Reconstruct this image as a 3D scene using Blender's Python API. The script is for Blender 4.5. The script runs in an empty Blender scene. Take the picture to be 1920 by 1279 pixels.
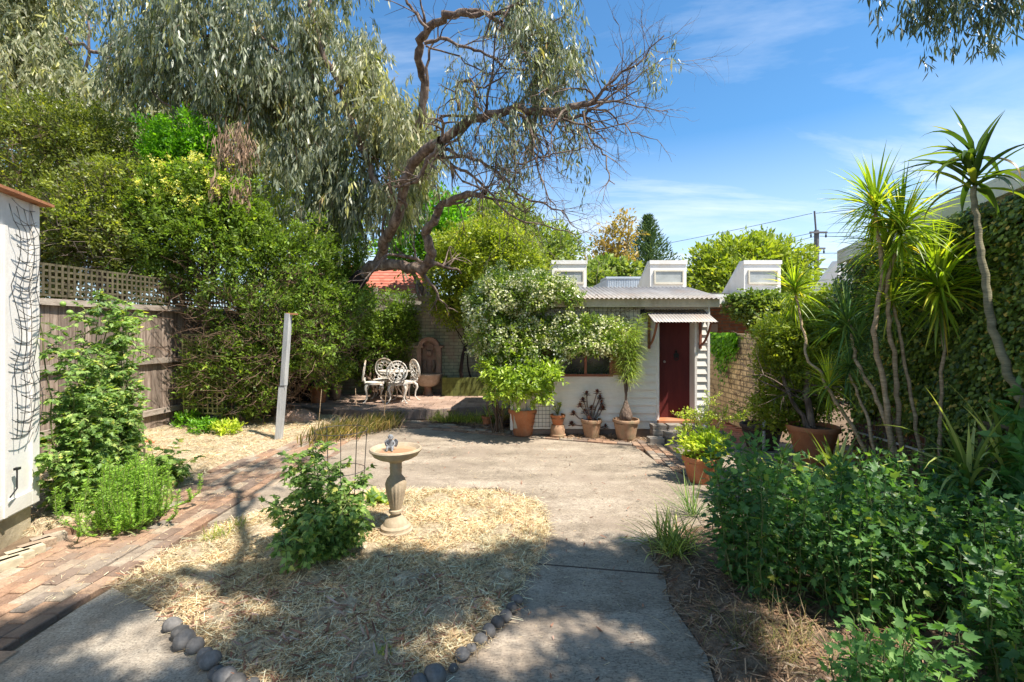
import bpy, math, random
import numpy as np
from mathutils import Vector, Matrix
PI = math.pi
S = bpy.context.scene
COL = S.collection
random.seed(7)
rng = np.random.default_rng(7)

# ---------------------------------------------------------------- camera, sky, sun, exposure
EYE = 1.75; F = 900.0
cam = bpy.data.objects.new('camera', bpy.data.cameras.new('camera'))
COL.objects.link(cam); S.camera = cam
cam.location = (0, 0, EYE); cam.rotation_euler = (PI/2, 0, 0)
cam.data.sensor_width = 36; cam.data.lens = 36*F/1920
cam.data.shift_y = -19.5/1920
cam.data.clip_start = 0.05; cam.data.clip_end = 2000
SUN = Vector((0.48, -0.30, 1.0)).normalized()      # towards the sun
SKY = 0.092
S.view_settings.view_transform = 'Standard'; S.view_settings.look = 'None'
S.view_settings.gamma = 1; S.view_settings.exposure = 0.9

W = bpy.data.worlds.new('World'); S.world = W; W.use_nodes = True
nt = W.node_tree; nt.nodes.clear()
def nn(nt, t, **k):
    n = nt.nodes.new(t)
    for a, b in k.items(): setattr(n, a, b)
    return n
out = nn(nt, 'ShaderNodeOutputWorld'); bg = nn(nt, 'ShaderNodeBackground'); bg.inputs[1].default_value = SKY
sky = nn(nt, 'ShaderNodeTexSky', sky_type='NISHITA', sun_disc=False)
sky.sun_elevation = math.asin(SUN.z); sky.sun_rotation = math.atan2(SUN.x, SUN.y)
sky.air_density = 1.0; sky.dust_density = 0.6; sky.ozone_density = 2.2
tc = nn(nt, 'ShaderNodeTexCoord'); sep = nn(nt, 'ShaderNodeSeparateXYZ')
nt.links.new(tc.outputs['Generated'], sep.inputs[0])
def wmath(op, a, b=None, c=None):
    n = nn(nt, 'ShaderNodeMath', operation=op)
    for i, v in enumerate((a, b, c)):
        if v is None: continue
        if isinstance(v, (int, float)): n.inputs[i].default_value = v
        else: nt.links.new(v, n.inputs[i])
    return n.outputs[0]
zc = wmath('ADD', wmath('MAXIMUM', sep.outputs[2], 0.0), 0.12)
px_ = wmath('DIVIDE', sep.outputs[0], zc); py_ = wmath('DIVIDE', sep.outputs[1], zc)
cmb = nn(nt, 'ShaderNodeCombineXYZ'); nt.links.new(px_, cmb.inputs[0]); nt.links.new(py_, cmb.inputs[1])
mp = nn(nt, 'ShaderNodeMapping'); mp.inputs['Rotation'].default_value = (0, 0, 0.5); mp.inputs['Scale'].default_value = (0.35, 1.25, 1)
nt.links.new(cmb.outputs[0], mp.inputs[0])
nz = nn(nt, 'ShaderNodeTexNoise'); nz.inputs['Scale'].default_value = 0.8; nz.inputs['Detail'].default_value = 8; nz.inputs['Roughness'].default_value = 0.62; nz.inputs['Distortion'].default_value = 0.7
nt.links.new(mp.outputs[0], nz.inputs[0])
mr = nn(nt, 'ShaderNodeMapRange'); mr.inputs[1].default_value = 0.49; mr.inputs[2].default_value = 0.74; nt.links.new(nz.outputs[0], mr.inputs[0])
mx = nn(nt, 'ShaderNodeMixRGB'); mx.inputs[2].default_value = (7.2, 7.7, 8.4, 1)
low = nn(nt, 'ShaderNodeMapRange'); low.inputs[1].default_value = 0.0; low.inputs[2].default_value = 0.36; low.inputs[3].default_value = 0.72; low.inputs[4].default_value = 0.0
nt.links.new(sep.outputs[2], low.inputs[0])
amt = wmath('ADD', wmath('MULTIPLY', mr.outputs[0], 0.62), low.outputs[0])
nt.links.new(wmath('MINIMUM', amt, 0.95), mx.inputs[0])
tint = nn(nt, 'ShaderNodeMixRGB', blend_type='MULTIPLY'); tint.inputs[0].default_value = 1; tint.inputs[2].default_value = (.66, 1.12, 1.34, 1)
nt.links.new(sky.outputs[0], tint.inputs[1])
nt.links.new(tint.outputs[0], mx.inputs[1]); nt.links.new(mx.outputs[0], bg.inputs[0]); nt.links.new(bg.outputs[0], out.inputs[0])

sl = bpy.data.lights.new('sun', 'SUN'); sl.energy = 5.0; sl.angle = math.radians(0.53); sl.color = (1.0, 0.94, 0.85)
so = bpy.data.objects.new('sun', sl); COL.objects.link(so); so.rotation_euler = SUN.to_track_quat('Z', 'Y').to_euler()
S.cycles.max_bounces = 6; S.cycles.diffuse_bounces = 3; S.cycles.transparent_max_bounces = 4

# ---------------------------------------------------------------- helpers
def G(u, v, z=0.0):                      # point of the plane at height z
    Y = (EYE-z)*F/(v-620.0); return Vector(((u-960)/F*Y, Y, z))
def A(u, v, Y):                          # point at depth Y
    return Vector(((u-960)/F*Y, Y, EYE+(620.0-v)/F*Y))
def thing(name, label, cat, loc=(0, 0, 0), group=None, kind=None):
    o = bpy.data.objects.new(name, None); COL.objects.link(o); o.location = loc
    o.empty_display_size = 0.1
    o['label'] = label; o['category'] = cat
    if group: o['group'] = group
    if kind: o['kind'] = kind
    return o
def tag(o, label=None, cat=None, group=None, kind=None):
    if label: o['label'] = label
    if cat: o['category'] = cat
    if group: o['group'] = group
    if kind: o['kind'] = kind
    return o
def rootloc(p):
    v = Vector((0, 0, 0))
    while p is not None: v += Vector(p.location); p = p.parent
    return v
class MB:
    def __init__(s): s.v = []; s.f = []; s.r = []
    def add(s, vs, fs, r=None):
        o = len(s.v); s.v += [tuple(v) for v in vs]
        s.f += [[i+o for i in f] for f in fs]; s.r += [random.random() if r is None else r]*len(fs)
        return s
    def box(s, c, d, rz=0.0, M=None, r=None, taper=1.0):
        x, y, z = d[0]/2, d[1]/2, d[2]/2
        vs = [Vector((a*x*(taper if e > 0 else 1), b*y*(taper if e > 0 else 1), e*z)) for e in (-1, 1) for a, b in ((-1, -1), (1, -1), (1, 1), (-1, 1))]
        R = M if M is not None else Matrix.Rotation(rz, 3, 'Z')
        c = Vector(c); vs = [R @ v + c for v in vs]
        return s.add(vs, [(3, 2, 1, 0), (4, 5, 6, 7), (0, 1, 5, 4), (1, 2, 6, 5), (2, 3, 7, 6), (3, 0, 4, 7)], r)
    def b2(s, x0, x1, y0, y1, z0, z1, r=None):
        return s.box(((x0+x1)/2, (y0+y1)/2, (z0+z1)/2), (x1-x0, y1-y0, z1-z0), r=r)
    def bar(s, a, b, w, h=None, r=None):
        a = Vector(a); b = Vector(b); h = h or w; d = (b-a); L = d.length
        q = d.to_track_quat('X', 'Z').to_matrix()
        return s.box((a+b)/2, (L, w, h), M=q, r=r)
    def tube(s, pts, rad, n=8, r=None, caps=True):
        pts = [Vector(p) for p in pts]
        if not hasattr(rad, '__len__'): rad = [rad]*len(pts)
        o = len(s.v); up = None; rr = random.random() if r is None else r
        for i, p in enumerate(pts):
            t = (pts[min(i+1, len(pts)-1)]-pts[max(i-1, 0)])
            t = t.normalized() if t.length > 1e-9 else Vector((0, 0, 1))
            if up is None:
                up = Vector((0, 0, 1)).cross(t)
                if up.length < 0.1: up = Vector((1, 0, 0)).cross(t)
            up = (up - t*up.dot(t))
            up = up.normalized() if up.length > 1e-6 else t.orthogonal().normalized()
            w = t.cross(up)
            for k in range(n):
                a = 2*PI*k/n; s.v.append(tuple(p+(up*math.cos(a)+w*math.sin(a))*rad[i]))
        m = len(pts)
        for i in range(m-1):
            for k in range(n):
                a = o+i*n+k; b = o+i*n+(k+1) % n; s.f.append([a, b, b+n, a+n]); s.r.append(rr)
        if caps:
            s.f.append([o+k for k in range(n)][::-1]); s.f.append([o+(m-1)*n+k for k in range(n)]); s.r += [rr, rr]
        return s
    def lathe(s, prof, c=(0, 0, 0), n=32, flute=0, fa=0.0, frange=(0, 0), ax=None, r=0.5):
        o = len(s.v); c = Vector(c)
        for i, (R, z) in enumerate(prof):
            for k in range(n):
                a = 2*PI*k/n; q = R
                if flute and frange[0] <= z <= frange[1]: q = R*(1+fa*abs(math.sin(a*flute/2)))
                p = Vector((q*math.cos(a), q*math.sin(a), z))
                if ax: p = ax @ p
                s.v.append(tuple(p+c))
        m = len(prof)
        for i in range(m-1):
            for k in range(n):
                a = o+i*n+k; b = o+i*n+(k+1) % n; s.f.append([a, b, b+n, a+n]); s.r.append(r)
        s.f.append([o+k for k in range(n)][::-1]); s.f.append([o+(m-1)*n+k for k in range(n)]); s.r += [r, r]
        return s
    def ring(s, c, R, w, n=28, m=6, M=None, a0=0, a1=2*PI, sx=1, sz=1):   # torus-like in local XZ
        c = Vector(c); P = []
        for i in range(n+1):
            a = a0+(a1-a0)*i/n; p = Vector((R*sx*math.cos(a), 0, R*sz*math.sin(a)))
            if M: p = M @ p
            P.append(p+c)
        return s.tube(P, w, m, caps=False)
    def poly(s, pts, z=None, r=0.5):
        vs = [Vector((p[0], p[1], p[2] if z is None else z)) for p in pts]
        return s.add(vs, [list(range(len(vs)))], r)
    def prism(s, pts, z0, z1, r=0.5):
        n = len(pts); vs = [(p[0], p[1], z0) for p in pts]+[(p[0], p[1], z1) for p in pts]
        return s.add(vs, [list(range(n))[::-1], list(range(n, 2*n))]+[[i, (i+1) % n, (i+1) % n+n, i+n] for i in range(n)], r)
    def blob(s, c, rad, n=10, m=7, jit=0.0, M=None, seed=0, r=None):
        rn = random.Random(seed); o = len(s.v); c = Vector(c); rr = random.random() if r is None else r
        ph = [rn.uniform(0, 6) for _ in range(6)]
        for i in range(m+1):
            t = PI*i/m
            for k in range(n):
                a = 2*PI*k/n
                p = Vector((math.sin(t)*math.cos(a), math.sin(t)*math.sin(a), math.cos(t)))
                q = 1+jit*(math.sin(3*p.x+ph[0])+math.sin(4*p.y+ph[1])+math.sin(3.5*p.z+ph[2]))/2
                p = Vector((p.x*rad[0]*q, p.y*rad[1]*q, p.z*rad[2]*q))
                if M: p = M @ p
                s.v.append(tuple(p+c))
        for i in range(m):
            for k in range(n):
                a = o+i*n+k; b = o+i*n+(k+1) % n
                s.f.append([b, a, a+n, b+n]); s.r.append(rr)
        return s
    def build(s, name, mat, parent=None, smooth=False, local=False):
        me = bpy.data.meshes.new(name)
        off = Vector((0, 0, 0)) if local else rootloc(parent)
        me.from_pydata([(v[0]-off.x, v[1]-off.y, v[2]-off.z) for v in s.v], [], s.f)
        at = me.attributes.new('rnd', 'FLOAT', 'FACE'); at.data.foreach_set('value', np.array(s.r, dtype=np.float32))
        me.materials.append(mat)
        if smooth:
            me.polygons.foreach_set('use_smooth', [True]*len(me.polygons))
            if smooth != 'all':
                try: me.set_sharp_from_angle(angle=math.radians(40))
                except Exception: pass
        me.update()
        o = bpy.data.objects.new(name, me); COL.objects.link(o)
        if parent: o.parent = parent
        return o

def nrm(a): return a/np.maximum(np.linalg.norm(a, axis=1, keepdims=True), 1e-9)
TPL = {
 'leaf': ([(0, 0, 0), (.5, .4, .10), (.32, .75, .06), (0, 1, 0), (-.32, .75, .06), (-.5, .4, .10), (0, .45, -.04)],
          [(0, 1, 6), (1, 2, 6), (2, 3, 6), (3, 4, 6), (4, 5, 6), (5, 0, 6)]),
 'quad': ([(0, 0, 0), (.5, .45, .05), (0, 1, 0), (-.5, .45, .05)], [(0, 1, 2, 3)]),
 'gum': ([(0, 0, 0), (.5, .32, 0), (.55, .7, .03), (.25, 1, 0), (0.0, .7, -.03), (-.4, .32, 0)], [(0, 1, 2, 3, 4, 5)]),
 'lobe': ([(0, 0, 0), (.28, .08, .04), (.62, .30, .02), (.34, .42, .05), (.44, .72, .0), (.2, .68, .04), (0, 1.08, -.06), (-.2, .68, .04), (-.44, .72, 0), (-.34, .42, .05), (-.62, .30, .02), (-.28, .08, .04), (0, .5, -.05)],
          [(0, 1, 12), (1, 2, 3, 12), (3, 4, 5, 12), (5, 6, 12), (6, 7, 12), (7, 8, 9, 12), (9, 10, 11, 12), (11, 0, 12)]),
 'straw': ([(-.5, 0, 0), (.5, 0, 0), (.4, 1, 0), (-.4, 1, 0)], [(0, 1, 2, 3)]),
 'star': ([(0, .5, .02), (.5, .45, .12), (.12, .9, .12), (-.45, .75, .12), (-.4, .2, .12), (.15, 0, .12)], [(0, 1, 2), (0, 2, 3), (0, 3, 4), (0, 4, 5), (0, 5, 1)]),
}
def npmesh(name, V, loops, totals, rnd, mat, parent=None, local=False, smooth=False):
    off = Vector((0, 0, 0)) if local else rootloc(parent)
    V = V-np.array(off)
    me = bpy.data.meshes.new(name)
    me.vertices.add(len(V)); me.vertices.foreach_set('co', V.astype(np.float32).ravel())
    me.loops.add(len(loops)); me.loops.foreach_set('vertex_index', loops.astype(np.int32))
    me.polygons.add(len(totals)); st = np.concatenate([[0], np.cumsum(totals)[:-1]])
    me.polygons.foreach_set('loop_start', st.astype(np.int32))
    me.update(calc_edges=True)
    at = me.attributes.new('rnd', 'FLOAT', 'FACE'); at.data.foreach_set('value', rnd.astype(np.float32))
    me.materials.append(mat)
    if smooth: me.polygons.foreach_set('use_smooth', [True]*len(totals))
    me.validate()
    o = bpy.data.objects.new(name, me); COL.objects.link(o)
    if parent: o.parent = parent
    return o
def leaves(name, P, D, N, L, Wd, mat, parent=None, tpl='quad', rnd=None, local=False):
    P = np.asarray(P, float); n = len(P)
    D = nrm(np.asarray(D, float)); X = nrm(np.cross(D, N)); Z = np.cross(X, D)
    L = np.broadcast_to(L, (n,)); Wd = np.broadcast_to(Wd, (n,))
    tv, tf = TPL[tpl]; tv = np.array(tv, float); K = len(tv)
    V = (P[:, None, :]+X[:, None, :]*(tv[None, :, 0:1]*Wd[:, None, None])+D[:, None, :]*(tv[None, :, 1:2]*L[:, None, None])+Z[:, None, :]*(tv[None, :, 2:3]*L[:, None, None])).reshape(-1, 3)
    lp = np.array([i for f in tf for i in f]); tot = np.array([len(f) for f in tf])
    loops = (lp[None, :]+(np.arange(n)*K)[:, None]).ravel()
    if rnd is None: rnd = rng.random(n)
    return npmesh(name, V, loops, np.tile(tot, n), np.repeat(rnd, len(tf)), mat, parent, local)
def strips(name, S0, mat, parent, seg=6, rnd=None, local=False, fold=0.25):
    """S0: list of (p, azimuth, elevation, length, width, droop) strap leaves."""
    a = np.array([tuple(s[0])+tuple(s[1:]) for s in S0], float); n = len(a)
    p = a[:, :3].copy(); az, el, L, w, dr = a[:, 3], a[:, 4], a[:, 5], a[:, 6], a[:, 7]
    side = np.stack([-np.sin(az), np.cos(az), np.zeros(n)], 1)
    rows = []
    e = el.copy()
    for i in range(seg+1):
        t = i/seg
        ww = w*(0.55+0.9*t if t < .3 else (0.82+0.18*math.cos((t-.3)*4)) * (1-((t-.3)/.7)**2.2))
        ww = np.maximum(ww, 0.0006)
        d = np.stack([np.cos(az)*np.cos(e), np.sin(az)*np.cos(e), np.sin(e)], 1)
        nr = np.cross(side, d)
        rows.append(np.stack([p-side*ww[:, None]/2-nr*ww[:, None]*-fold*-1, p, p+side*ww[:, None]/2-nr*ww[:, None]*fold], 1))
        p = p+d*(L/seg)[:, None]; e = e-dr/seg*(0.5+t)
    V = np.stack(rows, 1).reshape(n, -1, 3); K = V.shape[1]
    lp = []
    for i in range(seg):
        b = i*3; lp += [b, b+1, b+4, b+3, b+1, b+2, b+5, b+4]
    lp = np.array(lp); loops = (lp[None, :]+(np.arange(n)*K)[:, None]).ravel()
    if rnd is None: rnd = rng.random(n)
    return npmesh(name, V.reshape(-1, 3), loops, np.full(n*seg*2, 4), np.repeat(rnd, seg*2), mat, parent, local, smooth=False)

def ell(blobs, n, shell=0.45):
    """sample n points in ellipsoids [(cx,cy,cz,rx,ry,rz)], returns points, outward dirs"""
    B = np.array(blobs, float); w = (B[:, 3]*B[:, 5]+B[:, 3]*B[:, 4]+B[:, 4]*B[:, 5]); w /= w.sum()
    k = rng.choice(len(B), n, p=w); d = nrm(rng.normal(size=(n, 3)))
    r = 1-shell*rng.random(n)**1.6
    wob = 1+0.2*(np.sin(6*d[:, 0]+k*2.1)+np.sin(7*d[:, 1]+k)+np.sin(6*d[:, 2]+k*1.7))/1.5+.10*np.sin(17*d[:, 0]+k)*np.sin(15*d[:, 2])
    P = B[k, :3]+d*B[k, 3:6]*(r*wob)[:, None]
    return P, d
def foliage(name, blobs, nclump, per, spread, L, Wd, mat, parent, tpl='quad', up=0.35, shell=0.45, gap=0.25, tip=0.6, gs=1.6):
    C, O = ell(blobs, nclump, shell)
    # 3-D gaps so that the sky and inner shade show through
    g = np.sin(C[:, 0]*gs*2.3+1.1)*np.sin(C[:, 1]*gs*2.0+.3)*np.sin(C[:, 2]*gs*2.6+2.0)+0.5*np.sin(C[:, 0]*gs*5.1)*np.sin(C[:, 2]*gs*4.7+C[:, 1]*3)
    g = g+.35*np.sin(C[:, 0]*11+C[:, 1]*5)*np.sin(C[:, 2]*12+C[:, 0]*4)+.3*rng.normal(size=len(C)); keep = g > (-1.0+2*gap); C, O = C[keep], O[keep]; m = len(C)
    crnd = rng.random(m)
    ax = nrm(O*0.9+rng.normal(size=(m, 3))*0.5+np.array([0, 0, up]))
    t = rng.random((m, per))
    P = C[:, None, :]+ax[:, None, :]*(t[..., None]*spread*1.6)+rng.normal(size=(m, per, 3))*spread*0.38
    D = ax[:, None, :]*(tip+.25)+rng.normal(size=(m, per, 3))*0.5
    N = O[:, None, :]*0.4+np.array([0, 0, 0.9])+rng.normal(size=(m, per, 3))*0.45
    n = m*per; s = 0.5+0.95*rng.random(n)
    rn = np.clip(np.repeat(crnd, per)*0.55+rng.random(n)*0.3+0.15*t.ravel(), 0, 1)
    return leaves(name, P.reshape(-1, 3), D.reshape(-1, 3), N.reshape(-1, 3), L*s, Wd*s, mat, parent, tpl, rn)
def sprays(parent, blobs, n, L, mat, seed=1, r0=.006, up=.3, name='twigs'):
    rn = random.Random(seed); mb = MB(); P, O = ell(blobs, n, .6)
    for p, o in zip(P, O):
        d = Vector(o)+Vector((rn.gauss(0, .5), rn.gauss(0, .5), up+rn.gauss(0, .4))); p = Vector(p); d.normalize(); l = L*rn.uniform(.5, 1.3)
        q = p+d*l*.5+Vector((rn.gauss(0, 1), rn.gauss(0, 1), rn.gauss(0, 1)))*l*.08; e = p+d*l
        mb.tube([p, q, e], [r0, r0*.7, r0*.3], 3, caps=False)
        for k in range(2):
            f = Vector((rn.gauss(0, 1), rn.gauss(0, 1), rn.gauss(.3, 1))).normalized()*l*.45; mb.tube([q, q+f], [r0*.5, r0*.25], 3, caps=False)
    return mb.build(name, M[mat], parent)
def wob(pts, n=3, amp=0.04, seed=0):
    """subdivide a polyline with jitter (Catmull-Rom)"""
    rn = random.Random(seed); P = [Vector(p) for p in pts]; o = []
    for i in range(len(P)-1):
        a = P[max(i-1, 0)]; b = P[i]; c = P[i+1]; d = P[min(i+2, len(P)-1)]
        for k in range(n):
            t = k/n
            q = 0.5*((2*b)+(c-a)*t+(2*a-5*b+4*c-d)*t*t+(3*b-a-3*c+d)*t**3)
            o.append(q+Vector((rn.gauss(0, amp), rn.gauss(0, amp), rn.gauss(0, amp))))
    o.append(P[-1]); return o
def lerpr(a, b, n): return [a+(b-a)*i/(n-1) for i in range(n)]
def grow(mb, p, d, L, r, depth, rn, droop=0.0, curl=0.35, n=5, nodes=None, kids=(2, 4)):
    pts = [Vector(p)]; d = Vector(d).normalized(); seg = max(3, int(L/0.12)) if depth > 1 else 4
    seg = min(seg, 8)
    for i in range(seg):
        d = (d+Vector((rn.gauss(0, curl), rn.gauss(0, curl), rn.gauss(0, curl)-droop))*0.5).normalized()
        pts.append(pts[-1]+d*L/seg)
    mb.tube(pts, lerpr(r, r*0.35, len(pts)), n if r > .008 else 3, caps=False)
    if nodes is not None and depth <= 1: nodes += pts[1:]
    if depth > 0:
        for k in range(rn.randint(*kids)):
            i = rn.randint(1, len(pts)-1)
            t = (pts[i]-pts[i-1]).normalized(); o = t.orthogonal().normalized()
            o.rotate(Matrix.Rotation(rn.uniform(0, 2*PI), 3, t))
            grow(mb, pts[i], t*0.7+o*rn.uniform(.5, 1), L*rn.uniform(.45, .75), r*0.5, depth-1, rn, droop, curl, n, nodes, kids)

# ---------------------------------------------------------------- materials
def base(name):
    m = bpy.data.materials.new(name); m.use_nodes = True; t = m.node_tree
    b = t.nodes['Principled BSDF']; return m, t, b
def ramp(t, cols, src):
    r = nn(t, 'ShaderNodeValToRGB'); e = r.color_ramp.elements
    while len(e) < len(cols): e.new(0.5)
    for i, (p, c) in enumerate(cols): e[i].position = p; e[i].color = (*c, 1)
    t.links.new(src, r.inputs[0]); return r.outputs[0]
def noise(t, scale, detail=5, rough=0.55, stretch=(1, 1, 1), dist=0.0, coord='Object'):
    c = nn(t, 'ShaderNodeTexCoord'); m = nn(t, 'ShaderNodeMapping'); m.inputs['Scale'].default_value = stretch
    n = nn(t, 'ShaderNodeTexNoise'); n.inputs['Scale'].default_value = scale; n.inputs['Detail'].default_value = detail
    n.inputs['Roughness'].default_value = rough; n.inputs['Distortion'].default_value = dist
    t.links.new(c.outputs[coord], m.inputs[0]); t.links.new(m.outputs[0], n.inputs[0]); return n.outputs[0]
def mixc(t, a, b, f, mode='MIX'):
    m = nn(t, 'ShaderNodeMixRGB', blend_type=mode)
    for i, v in ((0, f), (1, a), (2, b)):
        if isinstance(v, (int, float)): m.inputs[i].default_value = v
        elif isinstance(v, tuple): m.inputs[i].default_value = (*v, 1)
        else: t.links.new(v, m.inputs[i])
    return m.outputs[0]
def surf(name, cols, scale=8, rough=0.8, bump=0.3, bscale=60, stretch=(1, 1, 1), grime=None, gscale=1.5, metallic=0, attr=0.0, fine=0.25, detail=6, spec=0.3, bdist=0.004, speck=0):
    m, t, b = base(name)
    c = ramp(t, cols, noise(t, scale, detail, 0.6, stretch))
    if fine:
        c = mixc(t, c, ramp(t, [(0.3, (.55, .55, .55)), (0.7, (1.35, 1.35, 1.35))], noise(t, bscale, 4, .6, stretch)), fine, 'MULTIPLY')
    if speck:
        c = mixc(t, c, ramp(t, [(0.36, (.45, .43, .42)), (0.46, (1, 1, 1)), (.60, (1, 1, 1)), (0.70, (1.35, 1.33, 1.3))], noise(t, speck, 3, .7)), .85, 'MULTIPLY')
        c = mixc(t, c, ramp(t, [(0.38, (.72, .70, .68)), (0.5, (1, 1, 1)), (.66, (1.12, 1.12, 1.1))], noise(t, 4.5, 8, .7, (1, 1, 1), .6)), .8, 'MULTIPLY')
    if grime:
        g = ramp(t, [(0.48, (0, 0, 0)), (0.68, (1, 1, 1))], noise(t, gscale, 7, .65, (1, 1, .6), 0.4))
        c = mixc(t, c, grime, g)
    if attr:
        a = nn(t, 'ShaderNodeAttribute'); a.attribute_name = 'rnd'
        c = mixc(t, c, ramp(t, [(0, (1-attr,)*3), (1, (1+attr,)*3)], a.outputs['Fac']), 1.0, 'MULTIPLY')
    t.links.new(c, b.inputs['Base Color'])
    b.inputs['Roughness'].default_value = rough; b.inputs['Metallic'].default_value = metallic
    b.inputs['Specular IOR Level'].default_value = spec
    if bump:
        bp = nn(t, 'ShaderNodeBump'); bp.inputs['Strength'].default_value = bump; bp.inputs['Distance'].default_value = bdist
        t.links.new(noise(t, bscale, 6, .65, stretch), bp.inputs['Height']); t.links.new(bp.outputs[0], b.inputs['Normal'])
    return m
def leafm(name, cols, trans=0.42, rough=0.5, spec=0.3, gain=1.6, k=1.65):
    cols = [(p, (min(.82, c[0]*k*1.06), min(.8, c[1]*k), c[2]*min(k, 1.15))) for p, c in cols]
    m, t, b = base(name)
    a = nn(t, 'ShaderNodeAttribute'); a.attribute_name = 'rnd'
    c = ramp(t, cols, a.outputs['Fac'])
    c = mixc(t, c, ramp(t, [(0.35, (.7, .75, .7)), (0.65, (1.25, 1.2, 1.1))], noise(t, 2.2, 3)), 0.8, 'MULTIPLY')
    t.links.new(c, b.inputs['Base Color']); b.inputs['Roughness'].default_value = rough; b.inputs['Specular IOR Level'].default_value = spec
    tr = nn(t, 'ShaderNodeBsdfTranslucent')
    t.links.new(mixc(t, c, (1.5*gain/1.5, 1.6*gain/1.5, 0.55), 1.0, 'MULTIPLY'), tr.inputs[0])
    mx = nn(t, 'ShaderNodeMixShader'); mx.inputs[0].default_value = trans
    t.links.new(b.outputs[0], mx.inputs[1]); t.links.new(tr.outputs[0], mx.inputs[2])
    t.links.new(mx.outputs[0], t.nodes['Material Output'].inputs[0]); return m
def brickm(name, c1, c2, mortar, bw=0.23, bh=0.076, ms=0.012, axis='XZ', rough=.9, grime=None):
    m, t, b = base(name)
    c = nn(t, 'ShaderNodeTexCoord'); s = nn(t, 'ShaderNodeSeparateXYZ'); k = nn(t, 'ShaderNodeCombineXYZ')
    t.links.new(c.outputs['Object'], s.inputs[0])
    t.links.new(s.outputs['XYZ'.index(axis[0])], k.inputs[0]); t.links.new(s.outputs['XYZ'.index(axis[1])], k.inputs[1])
    br = nn(t, 'ShaderNodeTexBrick'); br.inputs['Scale'].default_value = 1
    br.inputs['Brick Width'].default_value = bw; br.inputs['Row Height'].default_value = bh; br.inputs['Mortar Size'].default_value = ms
    br.inputs['Color1'].default_value = (*c1, 1); br.inputs['Color2'].default_value = (*c2, 1); br.inputs['Mortar'].default_value = (*mortar, 1)
    t.links.new(k.outputs[0], br.inputs[0])
    col = mixc(t, br.outputs[0], ramp(t, [(.3, (.6, .6, .6)), (.7, (1.3, 1.3, 1.3))], noise(t, 7, 6)), .7, 'MULTIPLY')
    if grime:
        g = ramp(t, [(0.45, (0, 0, 0)), (0.62, (1, 1, 1))], noise(t, 1.1, 7, .65, (1, 1, .5), .5)); col = mixc(t, col, grime, mixc(t, g, (0, 0, 0), .25))
    t.links.new(col, b.inputs['Base Color']); b.inputs['Roughness'].default_value = rough
    bp = nn(t, 'ShaderNodeBump'); bp.inputs['Strength'].default_value = .7; bp.inputs['Distance'].default_value = .008; bp.invert = True
    t.links.new(br.outputs['Fac'], bp.inputs['Height']); t.links.new(bp.outputs[0], b.inputs['Normal']); return m

def flat(n, c, rough=.6, **k): return surf(n, [(0, tuple(x*.9 for x in c)), (1, tuple(min(1, x*1.08) for x in c))], rough=rough, fine=.12, bump=.1, **k)
M = {}
M['soil'] = surf('soil', [(.3, (.10, .065, .04)), (.7, (.23, .16, .10))], 6, .95, .8, 40, bdist=.02)
M['concrete'] = surf('concrete', [(.3, (.22, .178, .131)), (.5, (.325, .264, .197)), (.68, (.43, .357, .275))], 1.3, .9, .6, 55, (.6, 2.2, 1), grime=(.285, .225, .17), gscale=1.0, fine=.85, detail=10, speck=75)
M['concrete_grey'] = surf('concrete_grey', [(.3, (.24, .20, .155)), (.5, (.35, .30, .235)), (.7, (.48, .42, .335))], 2.0, .9, .6, 80, grime=(.24, .19, .135), gscale=1.3, fine=.85, detail=9, speck=75)
M['paver'] = surf('paver', [(.3, (.30, .18, .125)), (.5, (.38, .245, .17)), (.7, (.46, .33, .24))], 3, .9, .6, 70, attr=.34, grime=(.22, .16, .12), gscale=2.6, fine=.6)
M['paver_dark'] = surf('paver_dark', [(.3, (.26, .09, .06)), (.7, (.36, .15, .10))], 3, .85, .4, 60, attr=.25, grime=(.2, .13, .1), gscale=2, fine=.4)
M['patio'] = surf('patio', [(.3, (.30, .20, .145)), (.7, (.44, .31, .235))], 3, .9, .4, 60, attr=.2, grime=(.25, .17, .13), gscale=2, fine=.4)
M['kerb'] = surf('kerb', [(.3, (.17, .13, .11)), (.7, (.30, .23, .19))], 4, .9, .6, 50)
M['mulch'] = surf('mulch', [(.3, (.34, .25, .15)), (.5, (.54, .42, .27)), (.7, (.70, .58, .40))], 16, .95, 1.0, 70, fine=.8, bdist=.03)
M['mulch_brown'] = surf('mulch_brown', [(.3, (.13, .085, .055)), (.5, (.24, .165, .11)), (.7, (.38, .27, .18))], 14, .95, 1.0, 60, fine=.8, bdist=.03)
M['straw'] = leafm('straw', [(0, (.11, .07, .045)), (.2, (.30, .21, .12)), (.3, (.46, .34, .20)), (.6, (.66, .53, .34)), (1, (.80, .72, .54))], .15, .8, .2, k=1.15)
M['straw_brown'] = leafm('straw_brown', [(0, (.10, .06, .04)), (.4, (.26, .16, .10)), (.8, (.42, .29, .19)), (1, (.5, .4, .3))], .1, .8, .2, k=1.0)
M['bark_strip'] = leafm('bark_strip', [(0, (.14, .07, .045)), (.6, (.34, .18, .12)), (1, (.48, .36, .3))], .05, .8, .2, k=1.0)
M['stone'] = surf('stone', [(.3, (.085, .08, .075)), (.7, (.20, .185, .17))], 12, .8, .5, 50, attr=.3)
M['bark'] = surf('bark', [(.3, (.07, .045, .035)), (.5, (.20, .14, .105)), (.72, (.42, .33, .26))], 5, .95, 1, 22, (2.2, 2.2, .7), bdist=.03, fine=.6)
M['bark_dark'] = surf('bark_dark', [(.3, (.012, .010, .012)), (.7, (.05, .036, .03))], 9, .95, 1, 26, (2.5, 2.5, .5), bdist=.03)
M['twig'] = surf('twig', [(.3, (.10, .07, .06)), (.7, (.24, .18, .15))], 8, .9, .4, 30)
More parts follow.
